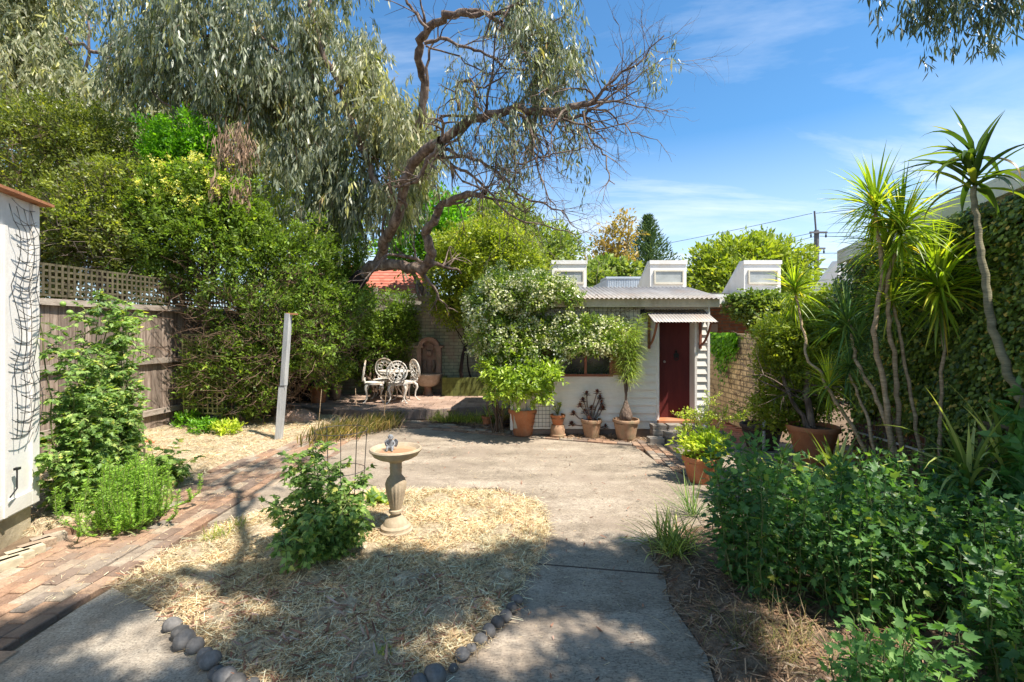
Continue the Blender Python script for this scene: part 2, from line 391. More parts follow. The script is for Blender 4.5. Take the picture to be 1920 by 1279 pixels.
M['twig_brown'] = surf('twig_brown', [(.3, (.09, .055, .035)), (.7, (.20, .13, .085))], 8, .9, .4, 30)
M['stem_green'] = surf('stem_green', [(.3, (.10, .13, .04)), (.7, (.18, .2, .07))], 8, .7, .2, 30)
M['cane'] = surf('cane', [(.3, (.26, .17, .095)), (.7, (.56, .41, .26))], 10, .85, .8, 40, (.4, .4, 4), bdist=.01, fine=.7)
M['cane_green'] = surf('cane_green', [(.3, (.16, .15, .09)), (.7, (.36, .32, .2))], 8, .85, .8, 30, (.4, .4, 4), bdist=.01, fine=.6)
def paverm(name, cols, grime):
    m, t, b = base(name); a = nn(t, 'ShaderNodeAttribute'); a.attribute_name = 'rnd'
    c = ramp(t, cols, a.outputs['Fac'])
    c = mixc(t, c, ramp(t, [(.3, (.55, .52, .5)), (.7, (1.3, 1.28, 1.25))], noise(t, 9, 8, .65)), .8, 'MULTIPLY')
    c = mixc(t, c, ramp(t, [(.35, (.6, .6, .6)), (.65, (1.2, 1.2, 1.2))], noise(t, 90, 3)), .6, 'MULTIPLY')
    c = mixc(t, c, grime, mixc(t, (0, 0, 0), ramp(t, [(.45, (0, 0, 0)), (.65, (1, 1, 1))], noise(t, 1.7, 7, .65)), .7))
    t.links.new(c, b.inputs['Base Color']); b.inputs['Roughness'].default_value = .9; b.inputs['Specular IOR Level'].default_value = .25
    bp = nn(t, 'ShaderNodeBump'); bp.inputs['Strength'].default_value = .8; bp.inputs['Distance'].default_value = .006
    t.links.new(noise(t, 45, 6, .65), bp.inputs['Height']); t.links.new(bp.outputs[0], b.inputs['Normal']); return m
M['paver'] = paverm('paver', [(0, (.17, .125, .10)), (.3, (.33, .20, .13)), (.6, (.42, .27, .175)), (.8, (.43, .36, .27)), (1, (.24, .20, .165))], (.25, .19, .145))
# foliage
M['gum'] = leafm('gum_leaf', [(0, (.05, .065, .05)), (.45, (.14, .165, .13)), (.85, (.32, .35, .29)), (.95, (.36, .38, .16)), (1, (.42, .32, .18))], .32, .42, .5, k=1.35)
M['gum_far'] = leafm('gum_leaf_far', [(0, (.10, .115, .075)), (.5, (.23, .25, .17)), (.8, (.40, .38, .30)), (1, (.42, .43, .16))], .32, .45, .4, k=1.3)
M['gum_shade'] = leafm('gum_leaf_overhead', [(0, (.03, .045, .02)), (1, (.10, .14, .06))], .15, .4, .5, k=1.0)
M['dead_leaf'] = leafm('dead_leaf', [(0, (.12, .08, .06)), (1, (.40, .29, .21))], .15, .7, .2, k=1.0)
M['lilly'] = leafm('lilly_leaf', [(0, (.035, .055, .018)), (.45, (.08, .12, .03)), (.8, (.14, .23, .05)), (.93, (.30, .36, .08)), (1, (.26, .17, .08))], .38, .45, .3)
M['hedge_dark'] = leafm('hedge_leaf', [(0, (.04, .052, .02)), (.5, (.09, .115, .035)), (.82, (.17, .20, .06)), (1, (.38, .35, .07))], .32, .4, .5)
M['yellowish'] = leafm('yellow_leaf', [(0, (.08, .12, .02)), (.5, (.18, .24, .035)), (.85, (.34, .38, .05)), (1, (.50, .45, .08))], .4, .45, .4, k=1.25)
M['bright'] = leafm('bright_leaf', [(0, (.05, .14, .015)), (.6, (.11, .27, .02)), (1, (.22, .42, .03))], .42, .42, .4, k=1.3)
M['lime'] = leafm('lime_leaf', [(0, (.12, .18, .03)), (.5, (.26, .34, .06)), (1, (.5, .52, .14))], .4, .45, .4)
M['flowery'] = leafm('flower_spray', [(0, (.22, .26, .06)), (.5, (.46, .44, .16)), (1, (.6, .56, .3))], .3, .6, .3)
M['orange'] = leafm('orange_leaf', [(0, (.16, .17, .05)), (.5, (.34, .26, .08)), (1, (.50, .33, .13))], .3, .5, .3, k=1.1)
M['dull'] = leafm('dull_leaf', [(0, (.07, .11, .04)), (.6, (.14, .19, .06)), (1, (.24, .27, .09))], .3, .5, .3)
M['pine'] = leafm('pine_leaf', [(0, (.03, .06, .035)), (1, (.08, .125, .06))], .15, .6, .3)
M['tomato'] = leafm('tomato_leaf', [(0, (.05, .10, .035)), (.5, (.11, .19, .07)), (.9, (.21, .30, .13)), (1, (.36, .36, .12))], .36, .5, .35, k=1.65)
M['rosemary'] = leafm('rosemary_leaf', [(0, (.07, .15, .03)), (.5, (.15, .28, .05)), (1, (.26, .40, .10))], .3, .5, .3)
M['hib'] = leafm('hibiscus_leaf', [(0, (.035, .085, .04)), (.5, (.065, .15, .065)), (.85, (.11, .22, .09)), (.96, (.18, .30, .09)), (1, (.28, .30, .09))], .4, .42, .4, k=1.55)
M['hib_light'] = leafm('hibiscus_leaf_light', [(0, (.06, .15, .05)), (.6, (.12, .25, .09)), (1, (.2, .34, .14))], .4, .55, .2, k=1.3)
M['ivy'] = leafm('ivy_leaf', [(0, (.03, .05, .02)), (.6, (.08, .12, .04)), (.9, (.16, .21, .07)), (1, (.36, .25, .11))], .3, .38, .5, k=2.0)
M['jas'] = leafm('jasmine_leaf', [(0, (.05, .09, .025)), (.6, (.12, .18, .05)), (1, (.30, .36, .11))], .35, .35, .6)
M['petal'] = leafm('petal', [(0, (.34, .40, .16)), (.5, (.60, .61, .36)), (1, (.80, .78, .62))], .3, .6, .3, 1.0, k=1.2)
M['citrus'] = leafm('citrus_leaf', [(0, (.07, .11, .02)), (.5, (.17, .25, .05)), (1, (.36, .44, .10))], .38, .35, .6)
M['drac'] = leafm('dracaena_leaf', [(0, (.08, .13, .02)), (.5, (.20, .30, .03)), (.85, (.40, .48, .05)), (1, (.55, .42, .10))], .4, .4, .45, k=1.35)
M['drac_d'] = leafm('dracaena_leaf_dark', [(0, (.03, .07, .03)), (.6, (.07, .14, .06)), (1, (.17, .24, .06))], .3, .38, .5)
M['corn'] = leafm('corn_plant_leaf', [(0, (.03, .06, .02)), (.6, (.06, .10, .025)), (.9, (.2, .24, .04)), (1, (.22, .14, .06))], .35, .3, .6)
M['palm'] = leafm('palm_leaf', [(0, (.10, .16, .06)), (.5, (.22, .30, .10)), (1, (.38, .46, .16))], .35, .45, .4)
M['aeon'] = leafm('aeonium_leaf', [(0, (.05, .022, .03)), (.7, (.13, .05, .065)), (1, (.26, .12, .12))], .15, .4, .5)
M['strap'] = leafm('strap_leaf', [(0, (.10, .13, .04)), (.4, (.20, .21, .07)), (.7, (.34, .26, .15)), (1, (.48, .37, .24))], .3, .5, .3, k=1.15)
M['lirio'] = leafm('variegated_leaf', [(0, (.06, .10, .03)), (.5, (.16, .21, .07)), (1, (.5, .5, .26))], .3, .45, .4)
M['grass'] = leafm('grass_blade', [(0, (.07, .11, .02)), (.6, (.16, .22, .05)), (1, (.36, .33, .12))], .35, .5, .35)
# built
M['white'] = surf('white_paint', [(.3, (.76, .72, .66)), (.7, (.84, .81, .76))], 3, .6, .15, 40, grime=(.60, .53, .44), gscale=.8, fine=.12)
M['cream'] = surf('cream_paint', [(.3, (.60, .54, .42)), (.7, (.72, .66, .54))], 3, .6, .15, 40, fine=.15)
M['boardw'] = surf('white_board', [(.3, (.76, .71, .63)), (.7, (.84, .80, .74))], 2.5, .55, .12, 30, (.4, 1, 2), grime=(.62, .56, .48), gscale=.7, fine=.12)
M['render'] = surf('cream_render', [(.3, (.42, .36, .24)), (.7, (.56, .48, .34))], 5, .9, .8, 25, grime=(.3, .24, .15), gscale=2, bdist=.01)
M['timber'] = surf('grey_timber', [(.28, (.12, .085, .065)), (.5, (.24, .18, .14)), (.75, (.42, .34, .275))], 5, .9, .6, 30, (7, 7, .5), attr=.28, fine=.6)
M['rail'] = surf('rail_timber', [(.28, (.24, .19, .15)), (.7, (.46, .39, .32))], 5, .9, .6, 30, (1, 1, 6), attr=.15, fine=.6)
M['lattice'] = surf('mossy_lattice', [(.3, (.06, .05, .03)), (.7, (.16, .135, .08))], 9, .9, .5, 40, attr=.2)
M['lattice_y'] = surf('olive_lattice', [(.3, (.17, .17, .06)), (.7, (.32, .31, .12))], 9, .9, .5, 40, attr=.2)
M['post'] = surf('grey_post', [(.3, (.34, .34, .33)), (.7, (.52, .52, .50))], 5, .7, .3, 30, (6, 6, .6), metallic=0.0)
M['rust'] = surf('rust', [(.3, (.30, .12, .06)), (.7, (.48, .22, .11))], 12, .8, .3, 40)
M['net'] = flat('black_net', (.035, .035, .032))
M['wire'] = flat('dark_wire', (.05, .045, .04))
M['galv'] = surf('galvanised', [(.3, (.30, .27, .24)), (.7, (.46, .42, .38))], 4, .55, .2, 30, (1, .3, 1), grime=(.40, .31, .24), gscale=1.4, metallic=.25)
M['steel'] = surf('blue_steel', [(.3, (.40, .45, .50)), (.7, (.50, .55, .60))], 2, .5, .05, 30)
M['redwood'] = surf('red_paint_door', [(.3, (.085, .014, .014)), (.7, (.125, .022, .020))], 4, .5, .15, 30, (4, 4, .4), fine=.3)
M['brownwood'] = surf('brown_frame', [(.3, (.20, .07, .042)), (.7, (.30, .115, .07))], 6, .6, .3, 30, (4, 4, .5), fine=.3)
M['terra'] = surf('terracotta', [(.3, (.40, .135, .055)), (.7, (.52, .20, .09))], 6, .75, .25, 50, grime=(.42, .22, .13), gscale=3)
M['terra_old'] = surf('old_terracotta', [(.3, (.34, .19, .11)), (.7, (.46, .29, .18))], 6, .85, .4, 40, grime=(.26, .22, .13), gscale=5)
M['pot_dark'] = surf('dark_pot', [(.3, (.045, .03, .025)), (.7, (.09, .06, .05))], 6, .6, .3, 40)
M['pot_soil'] = surf('potting_mix', [(.3, (.10, .06, .035)), (.7, (.30, .20, .12))], 40, .95, 1, 60, bdist=.02)
M['bird'] = surf('sandstone', [(.3, (.34, .26, .17)), (.7, (.52, .41, .28))], 9, .85, .5, 60, grime=(.34, .27, .18), gscale=6)
M['water'] = surf('bath_water', [(.3, (.42, .22, .12)), (.7, (.56, .34, .2))], 4, .12, .05, 12, spec=.6)
M['pewter'] = surf('grey_statue', [(.3, (.16, .165, .17)), (.7, (.34, .345, .35))], 20, .6, .3, 60)
M['castw'] = surf('cast_white', [(.3, (.60, .55, .47)), (.7, (.78, .75, .69))], 14, .5, .2, 60, grime=(.45, .30, .18), gscale=9)
M['wallg'] = brickm('green_painted_brick', (.26, .28, .17), (.33, .34, .22), (.15, .155, .10), .24, .086, .008, 'XZ', grime=(.30, .17, .13))
M['brick_y'] = brickm('yellow_brick', (.60, .44, .26), (.70, .54, .34), (.26, .20, .13), .23, .095, .014, 'YZ', grime=(.32, .25, .16))
M['brick_r'] = brickm('red_brick', (.26, .10, .06), (.36, .17, .10), (.20, .16, .13), .23, .08, .012, 'XZ')
M['brick_rs'] = brickm('red_brick_side', (.24, .10, .075), (.32, .15, .11), (.34, .30, .27), .23, .08, .008, 'YZ')
M['brick_step'] = surf('step_brick', [(.3, (.17, .15, .13)), (.7, (.34, .29, .24))], 4, .9, .5, 40, attr=.3)
M['moss'] = surf('mossy_wood', [(.3, (.06, .07, .02)), (.7, (.20, .21, .05))], 5, .95, .6, 30, (3, 3, .6))
M['fount'] = surf('fountain_stone', [(.3, (.22, .12, .085)), (.7, (.40, .26, .19))], 9, .85, .6, 50, grime=(.2, .16, .1), gscale=5)
M['basin'] = surf('basin_stone', [(.3, (.34, .25, .18)), (.7, (.50, .40, .30))], 9, .85, .6, 50)
M['tile'] = surf('roof_tile', [(.3, (.42, .12, .08)), (.7, (.56, .20, .14))], 4, .8, .3, 30, attr=.15)
M['glass'] = surf('window_glass', [(.3, (.012, .013, .014)), (.7, (.03, .032, .034))], 3, .08, 0, 3, fine=0, spec=.8)
M['frost'] = surf('frosted_glass', [(.3, (.30, .31, .29)), (.7, (.46, .47, .44))], 3, .25, .05, 9, fine=.1, spec=.5)
M['black'] = flat('black_iron', (.02, .02, .02), .4)
M['pole'] = flat('pole_wood', (.17, .16, .16), .9)
M['pipe'] = flat('white_pipe', (.62, .62, .6), .4)
M['red'] = flat('tomato_red', (.6, .06, .02), .3)
M['greenfruit'] = flat('green_fruit', (.25, .38, .08), .3)
M['log'] = surf('log_wood', [(.3, (.16, .11, .075)), (.7, (.36, .27, .19))], 7, .9, .6, 40, (4, 4, .6))
M['slab'] = flat('pale_slab', (.5, .45, .36), .8)
M['dirt_rock'] = surf('pink_rock', [(.3, (.30, .19, .14)), (.7, (.50, .35, .27))], 5, .95, .9, 20, bdist=.03)

# ---------------------------------------------------------------- ground, paths, beds
mb = MB(); mb.poly([(-400, -60, 0), (400, -60, 0), (400, 900, 0), (-400, 900, 0)], z=-0.03); tag(mb.build('ground', M['soil']), kind='structure')
def gp(l, z=0.0): return [G(u, v, z) for u, v in l]
conc = [(-2.50, 8.75, 0), (-1.6, 8.5, 0), (-.54, 8.1, 0), (1.85, 7.25, 0), (1.92, 6.4, 0), (2.1, 5.7, 0), (2.38, 5.75, 0), (2.40, 7.5, 0), (3.2, 7.5, 0), (4.3, 7.4, 0), (4.5, 6.2, 0), (4.4, 4.5, 0), (3.0, 3.9, 0)]
conc += [Vector(p) for p in gp([(1215, 1010), (1222, 1040), (1245, 1075), (1255, 1130), (1290, 1180), (1325, 1230), (1345, 1300)])]
conc += [(1.05, 1.2, 0), (-.2, 1.2, 0)]
conc += gp([(760, 1360), (800, 1279), (870, 1232), (900, 1200), (960, 1130), (1000, 1050), (1030, 985), (1010, 945), (930, 915), (700, 922), (600, 935), (470, 965)])
conc += [(-2.76, 4.35, 0), (-2.75, 5.8, 0), (-2.6, 6.8, 0)]
def smoothpoly(P, z):
    m = MB(); m.prism(P, -0.06, z); return m
tag(smoothpoly(conc, 0.004).build('concrete_paving', M['concrete']), kind='structure')
rn = random.Random(77)
def crack(pts, w=.004):
    P = wob([Vector((p[0], p[1], .0045)) for p in pts], 6, .012, 5); P = [Vector((q.x, q.y, .0046)) for q in P]; m = MB()
    for a, b in zip(P, P[1:]):
        d = (b-a).normalized().cross(Vector((0, 0, 1)))*w*rn.uniform(.4, 1.1)*.5; m.add([a-d, b-d, b+d, a+d], [(0, 1, 2, 3)])
    return m
tag(crack([(-1.9, 7.9), (-1.2, 7.2), (-.1, 6.9), (.9, 6.3), (1.9, 6.1)]).build('paving_crack', M['kerb']), kind='structure')
tag(crack([(.9, 3.1), (.75, 2.7), (.9, 2.3), (.8, 1.6)], .003).build('paving_crack', M['kerb']), kind='structure')
joint = MB(); a, b = G(1000, 1058), G(1245, 1078); joint.bar((a.x, a.y, .0042), (b.x, b.y, .0042), .012, .006); tag(joint.build('paving_joint', M['pot_dark']), kind='structure')
slab = [Vector((-5, 1.0, 0)), Vector((-2.72, 2.55, 0))]+gp([(150, 1138), (212, 1102), (262, 1128), (330, 1168), (375, 1215), (425, 1275)])+[Vector((-1.15, 1.0, 0))]
tag(smoothpoly(slab, 0.0).build('concrete_slab', M['concrete_grey']), kind='structure')

def inpoly(x, y, P):
    c = False; n = len(P)
    for i in range(n):
        x0, y0 = P[i][0], P[i][1]; x1, y1 = P[i-1][0], P[i-1][1]
        if (y0 > y) != (y1 > y) and x < (x1-x0)*(y-y0)/(y1-y0)+x0: c = not c
    return c
def bricks(name, P, ang, m, bl=.23, bw=.112, z=0.0, th=.05, gap=.006, rn=random.Random(3), clip=True, jz=.003):
    c, s = math.cos(ang), math.sin(ang); mb = MB()
    xs = [p[0]*c+p[1]*s for p in P]; ys = [-p[0]*s+p[1]*c for p in P]
    j = 0; y = min(ys)
    while y < max(ys):
        x = min(xs)-bl*(0.5 if j % 2 else 0)-rn.uniform(0, .04)
        while x < max(xs)+bl:
            X = x*c-y*s; Y = x*s+y*c
            if inpoly(X, Y, P):
                dz = rn.gauss(0, jz); tx, ty = rn.gauss(0, .008), rn.gauss(0, .008)
                Mx = Matrix.Rotation(ang+rn.gauss(0, .015), 3, 'Z') @ Matrix.Rotation(tx, 3, 'X') @ Matrix.Rotation(ty, 3, 'Y')
                l, w = bl-gap-rn.random()*.004, bw-gap-rn.random()*.003
                r = rn.random(); ctr = Vector((X, Y, z-th/2+dz))
                e = .006                      # chamfered top
                vs = []
                for (zz, q) in ((-th/2, 0), (th/2-e, 0), (th/2, e)):
                    for a_, b_ in ((-1, -1), (1, -1), (1, 1), (-1, 1)): vs.append(Mx @ Vector((a_*(l/2-q), b_*(w/2-q), zz))+ctr)
                fs = [(8, 9, 10, 11)]
                for k in range(4):
                    k2 = (k+1) % 4; fs += [(k, k2, k2+4, k+4), (k+4, k2+4, k2+8, k+8)]
                mb.add(vs, fs, r)
            x += bl
        y += bw; j += 1
    return mb.build(name, m)
pathP = [(-2.72, 2.45), (-2.80, 3.4), (-2.83, 4.1), (-2.76, 4.8), (-2.62, 5.9), (-2.45, 6.9), (-2.4, 8.75), (-3.0, 9.4), (-3.3, 9.5), (-3.45, 8.0), (-3.5, 7.2), (-3.78, 6.3), (-3.66, 5.2), (-3.62, 4.75), (-3.95, 4.15), (-3.72, 3.5), (-4.3, 3.0), (-5.2, 2.2), (-5.2, .8), (-4, .8)]
tag(bricks('brick_path', pathP, PI/2, M['paver'], z=.007, jz=.003, th=.06), kind='structure')
strip = [(-2.4, 8.77), (-1.6, 8.55), (-.54, 8.13), (1.85, 7.28), (1.88, 7.62), (.6, 7.95), (-.4, 8.45), (-1.2, 8.95), (-1.9, 9.35), (-3.0, 9.45)]
tag(bricks('brick_edging', strip, -.33, M['paver'], z=.010), kind='structure')
strip2 = [(1.85, 7.6), (1.87, 7.2), (1.93, 6.4), (2.11, 5.7), (2.37, 5.7), (2.39, 7.6)]
tag(bricks('brick_side_path', strip2, PI/2-.06, M['paver'], z=.011), kind='structure')
tag(bricks('red_tile_path', [(3.32, 7.5), (4.08, 7.5), (4.08, 11), (3.32, 11)], 0, M['paver_dark'], z=.012), kind='structure')

def bed(name, P, m, h, nx=70, seed=1, sink=.02):
    """heaped mulch surface over polygon P"""
    r = np.random.default_rng(seed)
    xs = [p[0] for p in P]; ys = [p[1] for p in P]
    gx = np.linspace(min(xs), max(xs), nx); gy = np.linspace(min(ys), max(ys), nx)
    Pa = np.array([(p[0], p[1]) for p in P]); Pb = np.roll(Pa, -1, 0)
    mb = MB(); idx = {}
    def edge(x, y):
        d = Pb-Pa; t = np.clip(((x-Pa[:, 0])*d[:, 0]+(y-Pa[:, 1])*d[:, 1])/(d**2).sum(1), 0, 1)
        return np.sqrt(((Pa+d*t[:, None]-(x, y))**2).sum(1)).min()
    for i, x in enumerate(gx):
        for j, y in enumerate(gy):
            ins = inpoly(x, y, P); e = edge(x, y)*(1 if ins else -1)
            if e > -0.09:
                hh = min(1, max(0, e/.16))**.6 * h + (.012*math.sin(x*9+seed)*math.sin(y*8)+.008*math.sin(x*23)*math.sin(y*19+1)+r.normal()*.003)*min(1, max(0, e/.1)) - (sink if e < 0 else 0) - .012*(e < .02)
                idx[(i, j)] = len(mb.v); mb.v.append((x, y, hh))
    for i in range(nx-1):
        for j in range(nx-1):
            q = [(i, j), (i+1, j), (i+1, j+1), (i, j+1)]
            if all(k in idx for k in q): mb.f.append([idx[k] for k in q]); mb.r.append(.5)
    o = mb.build(name, m, smooth='all'); tag(o, kind='structure')
    return o
def scatter(name, P, n, h, Lr, Wr, m, label, seed=1, tilt=.22, z0=0.0, cat=None, tpl='straw', spill=.04, near=None):
    r = np.random.default_rng(seed)
    xs = [p[0] for p in P]; ys = [p[1] for p in P]; pts = []
    while len(pts) < n:
        x = r.uniform(min(xs), max(xs)); y = r.uniform(min(ys), max(ys))
        if near and r.random() > near(x, y): continue
        if inpoly(x+r.normal()*spill, y+r.normal()*spill, P): pts.append((x, y))
    pts = np.array(pts); n = len(pts)
    Pa = np.array([(p[0], p[1]) for p in P]); Pb = np.roll(Pa, -1, 0); d = Pb-Pa
    t = np.clip(((pts[:, None, :]-Pa)*d).sum(2)/(d**2).sum(1), 0, 1)
    e = np.sqrt(((Pa+d*t[..., None]-pts[:, None, :])**2).sum(2)).min(1)
    z = np.minimum(1, e/.16)**.6*h+.012*np.sin(pts[:, 0]*9+seed)*np.sin(pts[:, 1]*8)*np.minimum(1, e/.1)+z0+r.random(n)*.012+.002
    az = r.uniform(0, 2*PI, n); D = np.stack([np.cos(az), np.sin(az), r.normal(size=n)*tilt], 1)
    N = np.stack([r.normal(size=n)*.3, r.normal(size=n)*.3, np.ones(n)], 1)
    L = r.uniform(*Lr, n); 
    o = leaves(name, np.column_stack([pts, z]), D, N, L, r.uniform(*Wr, n), m, None, tpl, r.random(n))
    return tag(o, label, cat, kind='stuff')
island = gp([(222, 1100), (262, 1070), (325, 1035), (400, 998), (480, 965), (600, 937), (700, 924), (820, 920), (930, 923), (1000, 943), (1032, 985), (1018, 1035), (1000, 1060), (985, 1090), (962, 1132), (905, 1195), (872, 1230), (810, 1275), (770, 1340)])+[Vector((-.55, 1.3, 0)), Vector((-1.1, 1.5, 0))]+gp([(445, 1285), (400, 1230), (345, 1165), (290, 1130)])
def rounded(P, seed=0, amp=.008):
    P = [Vector((p[0], p[1], 0)) for p in P]; n = len(P); rn = random.Random(seed); o = []
    for i in range(n):
        a, b, c, d = P[i-1], P[i], P[(i+1) % n], P[(i+2) % n]
        for k in range(4):
            t = k/4; q = 0.5*((2*b)+(c-a)*t+(2*a-5*b+4*c-d)*t*t+(3*b-a-3*c+d)*t**3); o.append(q+Vector((rn.gauss(0, amp), rn.gauss(0, amp), 0)))
    return o
island = rounded(island, 1, .012)
bed('mulch_bed', island, M['mulch'], .035, 110, 2)
scatter('straw_mulch', island, 85000, .035, (.025, .10), (.0016, .0045), M['straw'], 'pale straw and chip mulch spread over the round bed with the birdbath', 5)
scatter('fallen_bark', island, 1500, .04, (.04, .13), (.008, .018), M['bark_strip'], 'fallen gum leaves and bark strips lying on the round straw bed', 6, near=lambda x, y: 1.0 if y < 3.4 else .12, tpl='gum')
fbed = [(-3.5, 7.25), (-3.8, 6.3), (-3.68, 5.2), (-3.62, 4.75), (-3.97, 4.15), (-4.3, 4.2), (-6.6, 4.8), (-6.4, 9.0), (-5.3, 10.5), (-3.8, 10.8), (-3.35, 9.6), (-3.4, 8.2)]
bed('fence_side_bed', fbed, M['mulch'], .05, 80, 3)
scatter('straw_by_fence', fbed, 30000, .05, (.03, .10), (.002, .006), M['straw'], 'straw mulch scattered over the bed in front of the paling fence', 7)
rbed = gp([(1205, 1015), (1222, 1045), (1245, 1078), (1255, 1130), (1292, 1182), (1327, 1232), (1345, 1300)])+[Vector((1.15, 1.3, 0)), Vector((4.9, 1.3, 0)), Vector((4.6, 4.2, 0)), Vector((4.2, 5.0, 0)), Vector((2.7, 4.6, 0)), Vector((1.4, 4.2, 0))]
bed('shrub_bed', rbed, M['mulch_brown'], .03, 80, 4)
scatter('brown_litter', rbed, 22000, .03, (.03, .10), (.003, .009), M['straw_brown'], 'brown dry grass and leaf litter under the right hand shrubs', 8)
scatter('fallen_gum_leaves', rbed, 500, .04, (.07, .17), (.012, .022), M['bark_strip'], 'reddish fallen gum leaves along the edge of the path', 9, tpl='gum')
back = [(-.9, 9.1), (-1.7, 9.55), (.0, 9.6), (.2, 8.3), (1.9, 7.95), (2.2, 7.7), (1.85, 7.55), (.6, 7.85), (-.35, 8.4)]
bed('narrow_soil_bed', back, M['mulch_brown'], .015, 50, 5)
scatter('leaf_litter_by_shed', back, 3500, .015, (.03, .09), (.006, .014), M['straw_brown'], 'dry leaf litter along the foot of the white outbuilding', 10)
# small rubble/dust on concrete
allc = gp([(700, 812), (1190, 842), (1290, 915), (1200, 1279), (900, 1279), (1040, 1000), (620, 930), (600, 870)])
scatter('stray_straw', allc, 900, .0, (.01, .04), (.001, .003), M['straw'], 'stray straw blown across the concrete', 11)
scatter('leaves_on_paving', allc, 260, .0, (.03, .08), (.008, .016), M['bark_strip'], 'brown fallen gum leaves dotted over the concrete paving', 14, z0=.004, tpl='gum')
scatter('stray_straw_on_brick', [(-2.75, 3), (-2.7, 7), (-3.5, 7), (-3.7, 3.4)], 900, .0, (.015, .06), (.0015, .004), M['straw'], 'stray straw blown across the brick path', 12, z0=.014)

# border stones
ls = [(339, 1166, 26), (352, 1180, 24), (360, 1196, 32), (381, 1205, 26), (399, 1220, 24), (408, 1233, 30), (422, 1253, 24), (436, 1264, 32), (458, 1273, 30), (489, 1278, 26)]
rs = [(961, 1119, 18), (951, 1133, 18), (939, 1149, 20), (924, 1160, 20), (907, 1176, 22), (892, 1190, 20), (874, 1207, 17), (857, 1219, 22), (840, 1240, 14), (805, 1262, 34), (775, 1274, 28)]
nm = ['topmost', 'second', 'third', 'fourth', 'fifth', 'sixth', 'seventh', 'eighth', 'ninth', 'tenth', 'eleventh']
for side, L_ in (('left', ls), ('right', rs)):
    for i, (u, v, w) in enumerate(L_):
        p = G(u, v+2, .03); r = w/2/F*p.y*(1.35 if side == 'left' else 1.4)
        m = MB().blob((0, 0, 0), (r, r*.85, r*.72), 14, 10, .10, Matrix.Rotation(i*1.3, 3, 'Z'), seed=i+len(L_), r=random.random())
        o = m.build('border_stone', M['stone'], smooth='all'); o.location = (p.x+(-.03 if side == 'left' else .03), p.y-.02, r*.62)
        where = 'along the grey slab edge' if side == 'left' else 'along the path edge'
        tag(o, f'grey rounded stone {where}, {nm[i]} down the {side} row', 'stone', 'rounded stones edging the straw bed')
# edging bricks by the left wall
for i in range(6):
    p = G(8+i*22, 1062-i*12.5, .03)
    o = MB().box((0, 0, 0), (.10, .21, .06), rz=-.35+random.gauss(0, .12), r=random.random()).build('edging_brick', M['render'] if i < 3 else M['paver']); o.location = (p.x-.02, p.y, .035)
    tag(o, ['pale mortar-crusted brick nearest the left picture edge', 'second mortar-crusted brick at the foot of the white wall', 'third mortar-crusted brick at the foot of the white wall', 'weathered brick in the garden edging, just past the pale ones', 'weathered edging brick under the tomato stem', 'last weathered edging brick beside the rosemary bed'][i], 'brick', 'bricks edging the bed by the white wall')

# ---------------------------------------------------------------- patio
pz = .16
patio = [(-5.0, 10.4), (-4.0, 9.9), (-3.0, 9.62), (-2.2, 9.55), (-1.5, 9.7), (-.9, 10.0), (-.3, 10.1), (0, 10.1), (0, 12.2), (-6.2, 12.2), (-6.2, 11)]
m = MB().prism(patio, -.05, pz-.03); tag(m.build('patio_base', M['kerb']), kind='structure')
tag(bricks('patio_paving', patio, 0.0, M['patio'], z=pz, th=.035, bl=.3, bw=.3, gap=.008, jz=.002), kind='structure')
m = MB()
for i in range(len(patio[:7])-1):
    a, b = patio[i], patio[i+1]; k = 6
    for j in range(k):
        p = Vector((a[0]+(b[0]-a[0])*(j+.5)/k, a[1]+(b[1]-a[1])*(j+.5)/k, pz-.085)); ang = math.atan2(b[1]-a[1], b[0]-a[0]); L = math.hypot(b[0]-a[0], b[1]-a[1])/k
        m.box(p+Vector((0, -.03, 0)), (L-.006, .1, .178), rz=ang)
tag(m.build('patio_kerb', M['kerb']), kind='structure')

# back wall
t = thing('garden_wall', 'greenish painted brick wall behind the patio with stepped grey coping', 'wall', (-1, 12.2, 0))
MB().b2(-6.5, -2.285, 12.25, 12.45, 0, 2.22).b2(-2.28, .4, 12.2, 12.45, 0, 2.36).build('wall', M['wallg'], t)
MB().b2(-6.5, -2.29, 12.2, 12.5, 2.222, 2.28).b2(-2.32, .4, 12.14, 12.5, 2.362, 2.43).b2(-2.34, .4, 12.1, 12.52, 2.50, 2.62).b2(-2.30, .4, 12.18, 12.5, 2.432, 2.498).build('coping', M['concrete_grey'], t)
# fountain
fx = (804-960)/F*12.0
t = thing('wall_fountain', 'arched brown stone wall fountain with rounded basin, against the green wall', 'fountain', (fx, 12, pz))
m = MB(); y0, y1 = 11.98, 12.19
m.b2(fx-.30, fx-.19, y0, y1, .68, 1.32).b2(fx+.19, fx+.30, y0, y1, .68, 1.32)
m.b2(fx-.36, fx-.13, y0-.02, y1, 1.322, 1.37).b2(fx+.13, fx+.36, y0-.02, y1, 1.322, 1.37)
m.b2(fx-.188, fx+.188, y1-.05, y1, .68, 1.5)
for i in range(14):
    a0, a1 = PI*i/14, PI*(i+1)/14
    for (r0, r1, yy) in ((.17, .24, y0), (.242, .27, y0-.03)):
        P4 = [(fx+r*math.cos(a), 1.32+r*math.sin(a)) for r, a in ((r0, a0), (r1, a0), (r1, a1), (r0, a1))]
        vs = [(x, yy, z) for x, z in P4]+[(x, y1-.001, z) for x, z in P4]
        m.add(vs, [(0, 1, 2, 3), (4, 7, 6, 5), (0, 4, 5, 1), (1, 5, 6, 2), (2, 6, 7, 3), (3, 7, 4, 0)], .5)
m.build('surround', M['fount'], t)
